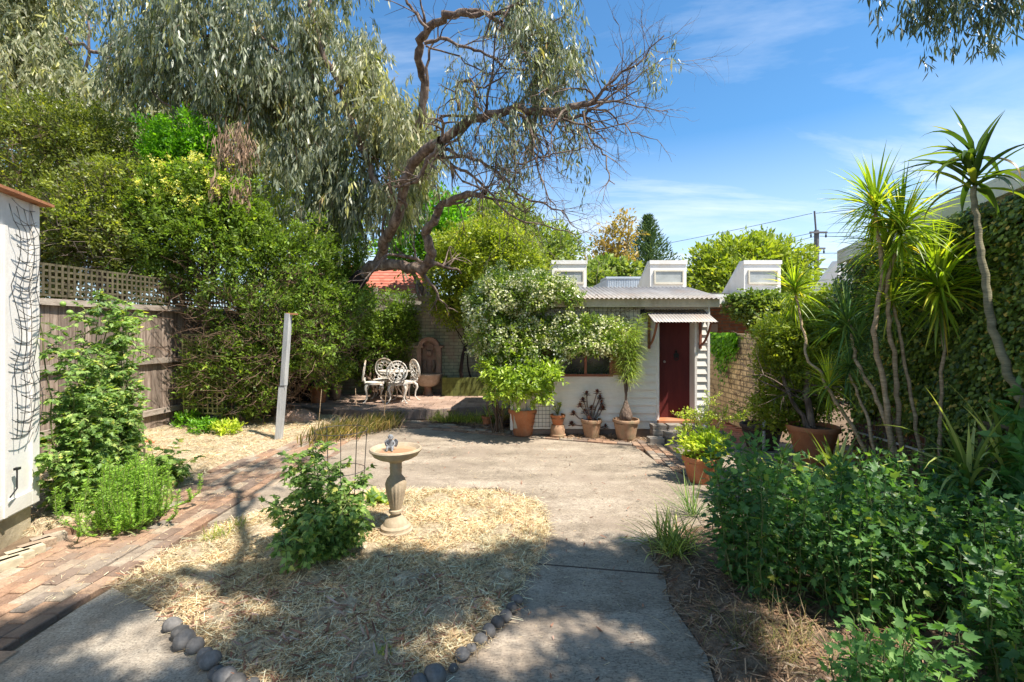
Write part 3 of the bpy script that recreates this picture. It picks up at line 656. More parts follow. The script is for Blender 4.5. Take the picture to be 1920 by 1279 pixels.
m = MB().blob((fx, 12.1, 1.18), (.07, .06, .09), 12, 8, .1).tube([(fx-.1, 12.08, 1.0), (fx-.12, 12.06, .85), (fx-.08, 12.06, .72)], [.03, .04, .03]).tube([(fx+.1, 12.08, 1.0), (fx+.12, 12.06, .85), (fx+.08, 12.06, .72)], [.03, .04, .03])
m.ring((fx, 12.1, 1.32), .1, .012, M=None); m.build('carving', M['fount'], t, smooth='all')
m = MB().lathe([(.16, .38), (.24, .42), (.30, .5), (.33, .64), (.35, .66), (.35, .69), (.31, .69), (.29, .62), (.02, .60)], (fx, 11.86, 0), 28)
m.build('basin', M['basin'], t, smooth=True)
MB().lathe([(.14, pz), (.13, .2), (.09, .26), (.10, .36), (.14, .40)], (fx, 11.9, 0), 16).build('pedestal', M['fount'], t, smooth=True)
# planter
t = thing('raised_planter', 'mossy green sleeper planter along the wall beside the fountain', 'planter', (-1.2, 11.8, pz))
m = MB(); pxa, pxb = (829-960)/F*11.7, .3
for k in range(3): m.b2(pxa, pxb, 11.66, 11.72, pz+.002+k*.15, pz+.148+k*.15)
m.b2(pxa, pxa+.06, 11.722, 12.19, pz, pz+.45); m.build('sleeper', M['moss'], t)
MB().b2(pxa+.06, pxb, 11.722, 12.19, pz, pz+.40).build('soil', M['pot_soil'], t)
# ---------------------------------------------------------------- chairs + table
def chair():
    t = thing('garden_chair', '', 'chair', (0, 0, 0), 'white cast metal garden chairs on the patio')
    m = MB()                                           # seat: pierced disc
    for r_ in (.20, .15, .10, .05): m.ring((0, 0, .43), r_, .011, 24, 5, M=Matrix.Rotation(PI/2, 3, 'X'))
    for k in range(16):
        a = k*PI/8; m.bar((.03*math.cos(a), .03*math.sin(a), .43), (.2*math.cos(a), .2*math.sin(a), .43), .014, .008)
    m.lathe([(.195, .39), (.215, .395), (.22, .44), (.205, .445), (.2, .40)], (0, 0, 0), 28)
    m.build('seat', M['castw'], t, smooth=True, local=True)
    m = MB(); R = Matrix.Rotation(.17, 3, 'X'); c = Vector((0, .22, .69))
    m.ring(c, .215, .017, 36, 6, R, sz=1.08); m.ring(c, .165, .009, 30, 5, R, sz=1.08); m.ring(c, .06, .009, 18, 5, R)
    for k in range(26):
        a = 2*PI*k/26; p = R @ Vector((.165*math.cos(a), 0, .178*math.sin(a)))+c; q = R @ Vector((.21*math.cos(a), 0, .227*math.sin(a)))+c; m.bar(p, q, .011, .008)
    for k in range(9):
        a = 2*PI*k/9; p = R @ Vector((.115*math.cos(a), 0, .12*math.sin(a)))+c
        m.ring(p, .036, .012, 12, 4, R @ Matrix.Rotation(a, 3, 'Y'), sz=1.3)
        q = R @ Vector((.06*math.cos(a+.3), 0, .06*math.sin(a+.3)))+c; w = R @ Vector((.16*math.cos(a+.35), 0, .17*math.sin(a+.35)))+c; m.bar(q, w, .016, .008)
    for s in (-1, 1): m.tube([(s*.12, .2, .43), (s*.15, .205, .48), (s*.12, .2, .53)], [.02, .015, .017], 6)
    m.b2(-.1, .1, .19, .205, .44, .48); m.build('backrest', M['castw'], t, smooth=True, local=True)
    for sx, sy in ((-1, -1), (1, -1), (-1, 1), (1, 1)):
        m = MB(); d = Vector((sx*.7, sy*.7, 0))
        m.tube([d*.18+Vector((0, 0, .40)), d*.245+Vector((0, 0, .36)), d*.26+Vector((0, 0, .30)), d*.22+Vector((0, 0, .2)), d*.21+Vector((0, 0, .1)), d*.27+Vector((0, 0, .02)), d*.33+Vector((0, 0, .004))], [.03, .032, .026, .017, .013, .014, .012], 7)
        m.ring(d*.2+Vector((0, 0, .33)), .035, .009, 12, 4, Matrix.Rotation(math.atan2(sy, sx), 3, 'Z')); m.build('leg', M['castw'], t, smooth=True, local=True)
    return t
def copy_tree(o, parent=None):
    c = o.copy(); COL.objects.link(c); c.parent = parent
    for ch in list(o.children): copy_tree(ch, c)
    return c
ch = chair()
spots = [((-3.08, 10.72), PI/2+.25, 'white cast chair seen side-on, leftmost at the patio table'), ((-3.06, 11.33), .05, 'white cast chair at the back of the table facing the camera'),
         ((-2.52, 10.62), PI+.12, 'brownish white cast chair nearest the camera with its back turned'), ((-2.42, 10.98), -.85, 'white cast chair on the right of the table beside the fountain')]
src = list(spots)
for i, ((x, y), rz, lb) in enumerate(src):
    o = ch if i == 0 else copy_tree(ch)
    o.location = (x, y, pz+.003); o.rotation_euler = (0, 0, rz); o['label'] = lb
t = thing('garden_table', 'small white cast metal round table between the four chairs', 'table', (-2.72, 11.1, pz))
m = MB(); m.lathe([(.01, .80), (.36, .80), (.37, .81), (.37, .83), (.01, .83)], (-2.72, 11.1, 0), 32).build('tabletop', M['castw'], t, smooth=True)
for k in range(3):
    a = k*2*PI/3+.4; d = Vector((math.cos(a), math.sin(a), 0)); c = Vector((-2.72, 11.1, 0))
    MB().tube([c+d*.2+Vector((0, 0, .80)), c+d*.08+Vector((0, 0, .6)), c+d*.08+Vector((0, 0, .42)), c+d*.2+Vector((0, 0, .24)), c+d*.28+Vector((0, 0, .17))], [.02, .02, .02, .016, .014], 7).build('leg', M['castw'], t, smooth=True)

# ---------------------------------------------------------------- white outbuilding (shed)
WY = 8.0
t = thing('outbuilding', 'small white weatherboard outbuilding with rusty tin roof and maroon door', 'outbuilding', (1.6, 8, 0))
def boards(m, x0, x1, z0, z1, y=WY, h=.13):
    z = z0
    while z < z1-.01:
        zz = min(z+h, z1)
        vs = [(x0, y-.032, z), (x1, y-.032, z), (x1, y-.004, zz), (x0, y-.004, zz), (x0, y+.02, z), (x1, y+.02, z), (x1, y+.02, zz), (x0, y+.02, zz)]
        m.add(vs, [(0, 1, 2, 3), (5, 4, 7, 6), (4, 5, 1, 0), (3, 2, 6, 7), (4, 0, 3, 7), (1, 5, 6, 2)]); z += h
wx0, wx1, wz0, wz1 = .66, 1.62, 1.03, 1.72
m = MB(); boards(m, .02, 2.44, .12, wz0); boards(m, .02, wx0-.06, wz0, wz0+.78); boards(m, wx1+.06, 2.44, wz0, wz0+.78); boards(m, .02, 2.44, wz0+.78, 2.2)
boards(m, 3.06, 3.245, .12, 2.2); boards(m, 2.44, 3.06, 2.0, 2.2)
m.build('wall', M['boardw'], t)
m = MB().b2(.0, 3.27, 8.03, 8.1, 2.0, 2.24).b2(0, 2.44, 8.03, 8.1, .1, 2.0).b2(3.06, 3.27, 8.03, 8.1, .1, 2.0).b2(0, .06, 8.105, 10.5, .1, 2.24).b2(3.2, 3.27, 8.105, 10.5, .1, 2.24).b2(.065, 3.19, 10.4, 10.5, .1, 2.24)
m.b2(.065, 3.19, 8.105, 10.39, .1, .2).build('inner_wall', M['cream'], t)
m = MB().b2(3.246, 3.285, WY-.035, WY+.02, .1, 2.22)
m.build('corner_trim', M['white'], t)
MB().b2(-.03, .018, WY-.04, WY+.02, .1, 2.2).build('corner_trim', M['white'], t)
MB().b2(2.40, 2.445, WY-.03, WY+.3, .12, 2.05).build('door_jamb', M['white'], t)
MB().b2(3.035, 3.075, WY-.03, WY+.3, .12, 2.05).build('door_jamb', M['white'], t)
m = MB().b2(-.05, 3.35, 7.74, 7.78, 2.13, 2.272); m.b2(-.05, 3.35, 7.785, 7.99, 2.205, 2.215); m.build('fascia', M['render'], t)
d = MB().b2(2.447, 3.033, WY+.2, WY+.24, .27, 2.0).build('door', M['redwood'], t)
MB().blob((2.60, WY+.19, 1.22), (.022, .03, .022), 10, 6).build('door_knob', M['galv'], d, smooth='all')
m = MB(); kx, kz = 2.80, 1.33
m.tube([(kx, WY+.175, kz), (kx, WY+.199, kz)], .045, 14).ring((kx, WY+.18, kz-.05), .035, .009, 14, 5).b2(kx-.012, kx+.012, WY+.18, WY+.199, kz+.03, kz+.085); m.build('knocker', M['black'], d, smooth=True)
MB().b2(2.41, 3.07, WY-.12, WY+.195, .225, .268).build('threshold', M['terra'], t)
MB().b2(.0, 3.27, 8.0, 8.025, -.02, .1).b2(2.44, 3.06, 8.026, 8.2, .0, .22).build('footing', M['kerb'], t)
w = MB()
for x0, x1, z0, z1 in ((wx0-.05, wx0, wz0, wz1), (wx1, wx1+.05, wz0, wz1), (1.20, 1.24, wz0, wz1)): w.b2(x0, x1, WY-.045, WY+.03, z0, z1)
w.b2(wx0-.05, wx1+.05, WY-.06, WY+.03, wz0-.04, wz0-.002).b2(wx0-.05, wx1+.05, WY-.045, WY+.03, wz1+.002, wz1+.05)
wo = w.build('window', M['brownwood'], t)
MB().b2(wx0, wx1, WY-.01, WY-.002, wz0, wz1).build('pane', M['glass'], wo)
for x0, x1 in ((wx1+.055, wx1+.44), (wx0-.35, wx0-.055)):
    m = MB(); n = 4
    for k in range(n): m.b2(x0+(x1-x0)*k/n, x0+(x1-x0)*(k+1)/n-.006, WY-.05, WY-.027, wz0-.02, wz1+.03)
    m.b2(x0, x1, WY-.062, WY-.051, wz0+.04, wz0+.1); m.b2(x0, x1, WY-.062, WY-.051, wz1-.1, wz1-.04)
    m.build('shutter', M['brownwood'], t)
def corr(m, x0, x1, ya, za, yb, zb, pitch=.076, amp=.012, per=6, th=.003):
    n = int((x1-x0)/pitch*per); o = len(m.v)
    for i in range(n+1):
        x = x0+(x1-x0)*i/n; dz = amp*math.sin(2*PI*i/per)
        m.v += [(x, ya, za+dz), (x, yb, zb+dz), (x, ya, za+dz-th), (x, yb, zb+dz-th)]
    for i in range(n):
        a = o+4*i; b = a+4
        for f in ((a, b, b+1, a+1), (a+2, a+3, b+3, b+2), (a, a+2, b+2, b), (a+1, b+1, b+3, a+3)): m.f.append(list(f)); m.r.append(.5)
m = MB(); corr(m, -.1, 3.4, 7.68, 2.27, 9.2, 2.58); corr(m, -.1, 3.4, 9.2, 2.584, 10.8, 2.25)
m.build('roof', M['galv'], t, smooth='all')
# door awning
a_ = MB(); corr(a_, 2.20, 3.19, 7.42, 1.885, 7.975, 2.10, pitch=.05, amp=.006); aw = a_.build('awning', M['galv'], t, smooth='all')
for x in (2.27, 3.12):
    m = MB(); m.b2(x-.02, x+.02, 7.935, 7.97, 1.45, 2.06); m.bar((x, 7.93, 2.03), (x, 7.47, 1.875), .035); m.tube(wob([(x, 7.94, 1.5), (x, 7.76, 1.58), (x, 7.62, 1.72), (x, 7.52, 1.86)], 3, 0), .02, 5)
    m.build('bracket', M['brownwood'], aw)
# lantern
lx = (1206-960)/F*7.9; m = thing('wall_lantern', 'black iron lantern on the white wall beside the door awning', 'lantern', (lx, 7.95, 2.0))
MB().tube([(lx, 7.97, 2.07), (lx, 7.85, 2.11), (lx, 7.82, 2.06)], .008, 6).lathe([(.001, 2.075), (.045, 2.04), (.05, 2.03), (.05, 2.025)], (lx, 7.82, 0), 6).b2(lx-.03, lx+.03, 7.965, 7.975, 2.02, 2.1).build('bracket', M['black'], m)
q = MB()
for k in range(6):
    a = k*PI/3; q.bar((lx+.045*math.cos(a), 7.82+.045*math.sin(a), 2.03), (lx+.028*math.cos(a), 7.82+.028*math.sin(a), 1.9), .007)
q.lathe([(.03, 1.89), (.03, 1.9), (.01, 1.905)], (lx, 7.82, 0), 6).build('cage', M['black'], m)
# wire mesh against the wall (top, behind the jasmine; and low by the citrus pot)
m = MB()
for k in range(26): x = .35+k*.072; m.bar((x, 7.93, 1.75), (x, 7.93, 2.2), .005)
for k in range(7): m.bar((.33, 7.925, 1.78+k*.07), (2.2, 7.925, 1.78+k*.07), .005)
tag(m.build('wire_mesh', M['wire']), 'rusty square wire mesh under the roof edge above the jasmine', 'trellis')
m = MB()
for k in range(6): x = .32+k*.06; m.bar((x, 7.93, .15), (x, 7.93, .9), .005)
for k in range(12): m.bar((.30, 7.925, .17+k*.065), (.64, 7.925, .17+k*.065), .005)
tag(m.build('wire_mesh', M['wire']), 'small wire mesh on the wall behind the large citrus pot', 'trellis')
# brick steps
def block(c, d, lb):
    o = MB().box((0, 0, 0), d, r=random.random()).build('step_block', M['brick_step']); o.location = c
    md = o.modifiers.new('b', 'BEVEL'); md.width = .006; md.segments = 2
    tag(o, lb, 'block', 'loose grey blocks stacked as a doorstep')
k = 0
for row, (y, z, xs) in enumerate(((7.50, .044, (2.24, 2.50, 2.74, 2.98, 3.22)), (7.50, .128, (2.50, 2.74, 2.98, 3.22)), (7.73, .044, (2.36, 2.60, 2.84, 3.08)), (7.73, .128, (2.36, 2.60, 2.84, 3.08)), (7.76, .205, (2.36, 2.62, 2.90)))):
    for i, x in enumerate(xs):
        rown = ['front row bottom course', 'front row upper course', 'back row bottom course', 'back row middle course', 'back row top course'][row]
        block((x, y+random.gauss(0, .006), z), (.225, .2, .08 if row < 4 else .066), f'grey doorstep block, {rown}, {nm[i] if i else "leftmost"} from the left'.replace('topmost', 'leftmost'))

# ---------------------------------------------------------------- neighbour building with dormers, carport
t = thing('neighbour_building', 'long low building behind with white boxy roof dormers and white fascia', 'building', (5, 12, 0))
MB().b2(4.30, 9.6, 13.0, 13.2, 0, 2.30).build('wall', M['brick_r'], t)
MB().b2(.3, 9.6, 12.95, 13.0, 2.31, 2.36).b2(3.4, 9.6, 11.0, 12.94, 2.33, 2.37).build('soffit', M['cream'], t)
MB().b2(3.4, 9.6, 10.95, 10.99, 2.36, 2.58).b2(.3, 3.39, 12.2, 12.24, 2.36, 2.58).build('fascia', M['white'], t)
MB().add([(.3, 12.2, 2.6), (3.38, 12.2, 2.6), (3.38, 16, 3.0), (.3, 16, 3.0), (3.4, 10.95, 2.6), (9.6, 10.95, 2.6), (9.6, 16, 3.0), (3.4, 16, 3.0)], [(0, 1, 2, 3), (4, 5, 6, 7)]).build('roof', M['galv'], t)
def dormer(u0, u1, vt, vb, Y):
    a = A(u0, vt, Y); b = A(u1, vb, Y); x0, x1, z1, z0 = a.x, b.x, a.z, 2.55
    m = MB(); sl = .32
    vs = [(x0, Y, z0), (x1, Y, z0), (x1, Y, z1), (x0, Y, z1), (x0-.25, Y+1.1, z0), (x1+.02, Y+1.1, z0), (x1+.02, Y+.25, z1+.02), (x0+.0, Y+.25, z1+.02)]
    m.add(vs, [(0, 1, 2, 3), (5, 4, 7, 6), (3, 2, 6, 7), (1, 5, 6, 2), (4, 0, 3, 7)])
    m.b2(x0-.02, x1+.02, Y-.03, Y-.002, z1-.09, z1+.01)
    d = m.build('dormer', M['white'], t)
    w = (x1-x0); zc = z1-.36*(z1-z0)*1.15; h = .3*w
    wx0, wx1 = x0+.14*w, x1-.12*w; z0_, z1_ = zc-h/2, zc+h/2; k = .035
    f = MB().b2(wx0-k, wx1+k, Y-.045, Y-.003, z1_, z1_+k).b2(wx0-k, wx1+k, Y-.055, Y-.003, z0_-k*1.3, z0_-.001).b2(wx0-k, wx0, Y-.045, Y-.003, z0_, z1_-.001).b2(wx1, wx1+k, Y-.045, Y-.003, z0_, z1_-.001).build('window', M['cream'], d)
    MB().b2(wx0, wx1, Y-.02, Y-.004, z0_, z1_-.001).build('window_pane', M['frost'], d)
for u0, u1 in ((1035, 1100), (1219, 1287), (1395, 1464), (1572, 1640)): dormer(u0, u1, 489, 548, 12.6)
t2 = thing('carport_side_wall', 'red brick side wall under the white carport soffit', 'wall', (5.2, 12, 0))
MB().add([(4.75, 12.9, 0), (6.2, 10.95, 0), (6.2, 10.95, 2.32), (4.75, 12.9, 2.32), (4.95, 12.98, 0), (6.4, 11.05, 0), (6.4, 11.05, 2.32), (4.95, 12.98, 2.32)], [(0, 1, 2, 3), (5, 4, 7, 6), (4, 0, 3, 7), (1, 5, 6, 2), (3, 2, 6, 7)]).build('wall', M['brick_r'], t2)
# blue steel roof box
t = thing('metal_roof_box', 'pale blue corrugated steel box on the roof between two dormers', 'roof box', (2.6, 13, 2.5))
Yb = 14.0; a = A(1138, 519, Yb); b = A(1225, 545, Yb)
m = MB().b2(a.x, b.x+.2, Yb, Yb+.8, 2.5, a.z-.06)
for k in range(28): x = a.x+.05+k*(b.x-a.x)/27; m.b2(x-.014, x+.014, Yb-.02, Yb-.001, 2.5, a.z-.07)
m.add([(a.x-.25, Yb+.9, 2.5), (a.x-.003, Yb, 2.5), (a.x-.003, Yb, a.z-.06), (a.x-.25, Yb+.9, a.z-.2)], [(0, 1, 2, 3)]); m.build('cladding', M['steel'], t)
MB().b2(a.x-.03, b.x+.25, Yb-.04, Yb+.9, a.z-.058, a.z).build('capping', M['steel'], t)

# yellow brick wall
tag(MB().b2(4.10, 4.32, 7.9, 12.5, 0, 1.69).build('brick_wall', M['brick_y']), 'weathered yellow brick wall to the right of the outbuilding', 'wall')
tag(MB().b2(3.40, 4.8, 11.2, 11.3, 1.72, 1.90).build('dark_beam', M['kerb']), 'dark capped beam above the yellow brick wall', 'beam')
# tap
o = MB().tube([(3.62, 6.9, .0), (3.62, 6.9, .42), (3.66, 6.9, .47), (3.9, 6.9, .43), (4.3, 7.0, .40)], .022, 8).build('water_pipe', M['pipe'], smooth='all'); tag(o, 'grey white water pipe standing beside the dark pot, bent at top', 'pipe')

# ---------------------------------------------------------------- ivy-clad building on the right
t = thing('ivy_building', 'brick building on the right with ivy-covered wall and sloping pale gutter', 'building', (4.6, 5, 0))
XW = 4.6
def roofz(y): return 2.70+(6.5-y)*.145
vs = []
for y in (6.47, -2.0):
    vs += [(XW, y, 0), (XW, y, roofz(y)), (8.5, y, roofz(y)), (8.5, y, 0)]
MB().add(vs, [(0, 1, 2, 3), (7, 6, 5, 4), (0, 4, 5, 1)]).build('wall', M['brick_rs'], t)
def slabz(m, x0, x1, dz0, dz1, ya=6.75, yb=-2):
    vs = [(x0, ya, roofz(ya)+dz0), (x1, ya, roofz(ya)+dz0), (x1, ya, roofz(ya)+dz1), (x0, ya, roofz(ya)+dz1), (x0, yb, roofz(yb)+dz0), (x1, yb, roofz(yb)+dz0), (x1, yb, roofz(yb)+dz1), (x0, yb, roofz(yb)+dz1)]
    m.add(vs, [(0, 1, 2, 3), (5, 4, 7, 6), (0, 4, 5, 1), (3, 2, 6, 7), (4, 0, 3, 7), (1, 5, 6, 2)])
m = MB(); slabz(m, 4.47, 4.52, -.02, .13, 6.6); slabz(m, 4.47, 8.6, .132, .16, 6.6); m.build('gutter', M['white'], t)
m = MB(); slabz(m, 4.525, 4.60, -.12, .02, 6.5); m.build('eave_board', M['render'], t)
# ivy
def wallivy(name, n, yr, zr, label, lab_cat='ivy', dens=None):
    Y = rng.uniform(*yr, n); top = roofz(Y)-.05
    Z = rng.uniform(0, 1, n)*(top-zr)+zr
    g = np.sin(Y*5.1+Z*3)+np.sin(Z*6.3-Y*2)+np.sin(Y*11+Z*9)*.5
    hole = (Y > 5.1) & (Z < .75+.15*np.sin(Y*9)) & (rng.random(n) < .93)
    hole |= (Y > 5.6) & (Z > 1.9) & (rng.random(n) < .5)
    keep = ~hole; Y, Z, g = Y[keep], Z[keep], g[keep]; n = len(Y)
    X = XW-.03-rng.random(n)*(.10+.05*(g+2))
    D = np.stack([-.35-.4*rng.random(n), rng.normal(size=n)*.5, -.9+rng.normal(size=n)*.35], 1)
    N = np.stack([-np.ones(n), rng.normal(size=n)*.4, .5+rng.normal(size=n)*.4], 1)
    s = rng.uniform(.6, 1.3, n)
    return leaves('ivy_leaves', np.stack([X, Y, Z], 1), D, N, .046*s, .038*s, M['ivy'], t_iv, 'leaf')
t_iv = thing('ivy', 'dense dark green ivy covering the brick wall on the right', 'ivy', (4.5, 5, 0))
wallivy('ivy', 80000, (2.0, 6.5), .0, '')
m = MB(); rn = random.Random(5)
for k in range(60):
    y = rn.uniform(4.6, 6.3); z = rn.uniform(0, .3); pts = [Vector((XW-.03, y, z))]
    for i in range(7): pts.append(pts[-1]+Vector((rn.uniform(-.02, .015), rn.gauss(0, .05), rn.uniform(.08, .2))))
    m.tube(pts, lerpr(.008, .003, 8), 4)
m.build('stems', M['twig'], t_iv)
# carport ivy + ivy on yellow wall
t = thing('ivy_patch', 'dark green ivy spilling over the white carport fascia', 'ivy', (5.3, 10.8, 2.3))
bl = []
for u, v, ru, rv in ((1390, 575, 22, 18), (1425, 585, 28, 28), (1460, 590, 25, 30), (1400, 556, 30, 5), (1450, 560, 40, 8)):
    p = A(u, v, 10.7); bl.append((p.x, p.y, p.z, ru*10.7/F, .25, rv*10.7/F))
foliage('leaves', bl, 900, 10, .08, .07, .05, M['ivy'], t, up=-.4)
t = thing('creeper', 'bright green creeper hanging on the yellow brick wall', 'creeper', (4.1, 10, 1.2))
n = 1500; Y = rng.uniform(8.6, 9.7, n); Z = 1.72-np.abs(rng.normal(size=n))*.28*(1+.4*np.sin(Y*7)); X = 4.07-rng.random(n)*.09
leaves('leaves', np.stack([X, Y, Z], 1), np.stack([-.5*np.ones(n), rng.normal(size=n)*.4, -1+rng.normal(size=n)*.3], 1), np.stack([-np.ones(n), rng.normal(size=n)*.4, .6*np.ones(n)], 1), .07, .06, M['bright'], t, 'leaf')
m = MB()
for k in range(90):
    y = rn.uniform(8.0, 9.8); z = rn.uniform(.5, 1.66); pts = [Vector((4.085, y, z))]
    for i in range(5): pts.append(pts[-1]+Vector((rn.uniform(-.008, .006), rn.gauss(0, .06), rn.gauss(.03, .05))))
    pts = [Vector((p.x, p.y, min(p.z, 1.74))) for p in pts]; m.tube(pts, .003, 3)
m.build('dry_stems', M['twig'], t)
m = MB().tube([(4.52, 6.45, .42), (4.50, 5.5, .43), (4.5, 5.0, .42)], .014, 8); tag(m.build('drain_pipe', M['pipe'], smooth='all'), 'thin white pipe running low along the red brick wall', 'pipe')
# lattice lower right against ivy
def lattice(name, o, ux, uz, nx, nz, sp, w, th, m_, label, top=0, parent=None, diag=False):
    ux = Vector(ux).normalized(); uz = Vector(uz).normalized(); nr = ux.cross(uz); o = Vector(o); m = MB()
    R = Matrix((ux, nr, uz)).transposed()
    for i in range(nx): m.box(o+ux*(i*sp)+uz*(nz-1)*sp/2, (w, th, (nz-1)*sp+w), M=R)
    for j in range(nz): m.box(o+uz*(j*sp)+ux*(nx-1)*sp/2-nr*(th+.001), ((nx-1)*sp+w, th, w), M=R)
    ob = m.build(name, m_, parent)
    if parent is None: tag(ob, label, 'trellis')
    return ob
lattice('garden_trellis', (4.36, 3.2, .05), (0, 1, 0), (0, 0, 1), 16, 11, .085, .03, .008, M['lattice'], 'dark timber lattice leaning low on the ivy wall at right')
lattice('garden_trellis', (3.98, 6.62, .42), (1, .05, 0), (.05, 0, 1), 4, 12, .07, .022, .006, M['lattice_y'], 'narrow olive lattice standing behind the large orange pot')

# ---------------------------------------------------------------- left: white wall, fence
t = thing('white_shed', 'corner of a white painted shed with rust-edged roof at far left', 'shed', (-4.22, 4.26, 0))
c0 = Vector((-4.22, 4.26, 0)); dr = Vector((.29, -1, 0)).normalized(); nl = Vector((-1, -.29, 0)).normalized()
def wl(m, s0, s1, d0, d1, z0, z1):
    P = [c0+dr*s0+nl*d0, c0+dr*s1+nl*d0, c0+dr*s1+nl*d1, c0+dr*s0+nl*d1]
    m.add([(p.x, p.y, z0) for p in P]+[(p.x, p.y, z1) for p in P], [(3, 2, 1, 0), (4, 5, 6, 7), (0, 1, 5, 4), (1, 2, 6, 5), (2, 3, 7, 6), (3, 0, 4, 7)], .5)
m = MB(); wl(m, 0, 3, 0.0, 1.6, .22, 2.86); m.build('wall', M['white'], t)
m = MB(); wl(m, .02, 3, .03, 1.6, -.03, .218); m.build('footing', M['render'], t)
m = MB(); wl(m, 0, .09, -.022, -.001, .24, 2.85); wl(m, .40, .43, -.03, -.001, .24, 2.6); wl(m, .092, 3, -.02, -.001, .24, .36); wl(m, .434, 3, -.012, -.001, .362, 2.6); m.build('trim', M['boardw'], t)
m = MB(); wl(m, -.06, 3, -.10, 1.7, 2.862, 2.885); m.build('roof_sheet', M['rust'], t)
m = MB(); wl(m, .3, .34, -.06, -.03, .60, .62); p = c0+dr*.33-nl*.05; m.tube([p+Vector((0, 0, .60)), p+Vector((0, 0, .45)), p+dr*.08+Vector((0, 0, .40))], .006, 5); m.build('latch', M['black'], t)
# net
m = MB(); rn = random.Random(2)
for k in range(4):
    s = .10+k*.085; pts = []
    for j in range(30):
        z = 2.78-j*.066; a = s+.03*math.sin(j*.45+k)*min(1, j/14)+(.04 if j < 3 else 0); p = c0+dr*a-nl*(.035+.05*abs(math.sin(j*.31)))+Vector((0, 0, z)); pts.append(p)
    m.tube(pts, .0032, 4)
for j in range(34):
    z = 2.76-j*.056+rn.gauss(0, .012); pts = []
    for k in range(7):
        a = .085+k*.047+rn.gauss(0, .003)+.03*math.sin(j*.4); pts.append(c0+dr*a-nl*(.035+.05*abs(math.sin(j*.29)))+Vector((0, 0, z-.035*math.sin(k/6*PI)+.012*k*(-1)**j*.6)))
    m.tube(pts, .003, 4)
tag(m.build('garden_net', M['net']), 'black plastic garden netting hanging bunched on the white shed wall', 'netting')

# paling fence: line X = -6.2+.1*(Y-8.75)
def FX(y): return -6.2+.1*(y-8.75)
t = thing('paling_fence', 'weathered grey timber paling fence with three rails on the left', 'fence', (FX(8), 8, 0))
m = MB(); y = 4.6; rn = random.Random(11)
ang = math.atan2(1, .1)
while y < 13.4:
    w = .118; h = 2.17+rn.gauss(0, .008); m.box((FX(y)-.02+rn.gauss(0, .003), y, h/2), (w-.006, .016, h), rz=ang+rn.gauss(0, .03)); y += w
m.build('palings', M['timber'], t)
for z in (.33, 1.22, 2.14):
    m = MB()
    for a_, b_ in ((4.6, 7.3), (7.31, 10.3), (10.31, 13.4)): m.bar((FX(a_)+.03, a_, z), (FX(b_)+.03, b_, z+.01), .045, .09)
    m.build('rail', M['rail'], t)
o = lattice('lattice_screen', (FX(5.2)+.02, 5.2, 2.24), (.1, 1, 0), (0, .0, 1), 62, 6, .085, .03, .008, M['lattice'], '', parent=t)
o = lattice('garden_trellis', (-5.98, 8.75, .25), (1, -.12, 0), (-.02, 0, 1), 9, 16, .095, .028, .008, M['lattice_y'], 'tall olive lattice panel standing against the fence by the shrub')
p = A(0, 0, 1)
o = lattice('garden_trellis', (-5.1, 6.25, .1), (.45, .5, 0), (-.12, .05, 1), 4, 14, .085, .025, .008, M['lattice'], 'narrow grey lattice leaning beside the tomato vine')
# neighbour's fence extension above the wall behind shrubs
# grey post
a = G(522, 829, 0); b = A(541, 588, a.y)
t = thing('grey_post', 'leaning grey timber post with a small rusty cap in the bed', 'post', a)
mid = a.lerp(b, .44)
MB().bar(a-Vector((0, 0, .05)), mid, .10, .085).build('lower_post', M['post'], t)
MB().bar(mid+Vector((.004, .02, 0)), b, .085, .075).build('upper_post', M['post'], t)
MB().bar(b+Vector((-.03, 0, .0)), b+Vector((.14, 0, -.01)), .05, .025).build('cap', M['rust'], t)
MB().bar(mid+Vector((-.07, -.05, 0)), mid+Vector((.07, -.05, 0)), .012).build('band', M['wire'], t)

# red-tile house behind left
t = thing('red_roof_house', 'cream house with red tiled hip roof beyond the garden wall', 'house', (-4, 18, 0))
Yh = 18.0
MB().b2(-9, -3.35, Yh+.4, Yh+3.4, 0, 3.05).build('wall', M['cream'], t)
m = MB()
R0 = [(-9.4, Yh), (-3.0, Yh)]; ez, rz_ = 3.15, 4.35; rows = 9
for k in range(rows):
    f0, f1 = k/rows, (k+1)/rows
    y0_, y1_ = Yh+1.9*f0, Yh+1.9*f1; za, zb = ez+(rz_-ez)*f0, ez+(rz_-ez)*f1-.03
    xr0, xr1 = -3.0-.9*f0, -3.0-.9*f1
    n = 30
    for i in range(n):
        x0 = -9.4+(xr0+9.4)*i/n; x1 = -9.4+(xr0+9.4)*(i+1)/n; X0 = -9.4+(xr1+9.4)*i/n; X1 = -9.4+(xr1+9.4)*(i+1)/n
        m.add([(x0, y0_, za+.03), (x1, y0_, za+.03), (X1, y1_, zb+.03), (X0, y1_, zb+.03), (x0, y0_, za-.03), (x1, y0_, za-.03)], [(0, 1, 2, 3), (4, 5, 1, 0)])
m.add([(-3.0, Yh, ez), (-3.0, Yh+3.8, ez), (-3.9, Yh+1.9, rz_)], [(0, 1, 2)])
m.tube([(-3.0, Yh, ez+.05), (-3.9, Yh+1.9, rz_+.05), (-9.4, Yh+1.9, rz_+.05)], .07, 6)
m.build('roof', M['tile'], t)
MB().b2(-9.4, -2.95, Yh-.08, Yh-.02, 2.98, 3.14).build('gutter', M['white'], t)
for x in (-5.0, -4.2, -3.4): MB().b2(x-.06, x+.06, Yh+.1, Yh+.22, 0, 3.0).build('verandah_post', M['white'], t)
MB().b2(-4.75, -3.9, Yh+.36, Yh+.39, 1.6, 2.7).build('window', M['glass'], t)
t = thing('lean_to', 'grey timber lean-to frame above the low wall beyond the patio', 'shed', (-4, 14, 0))
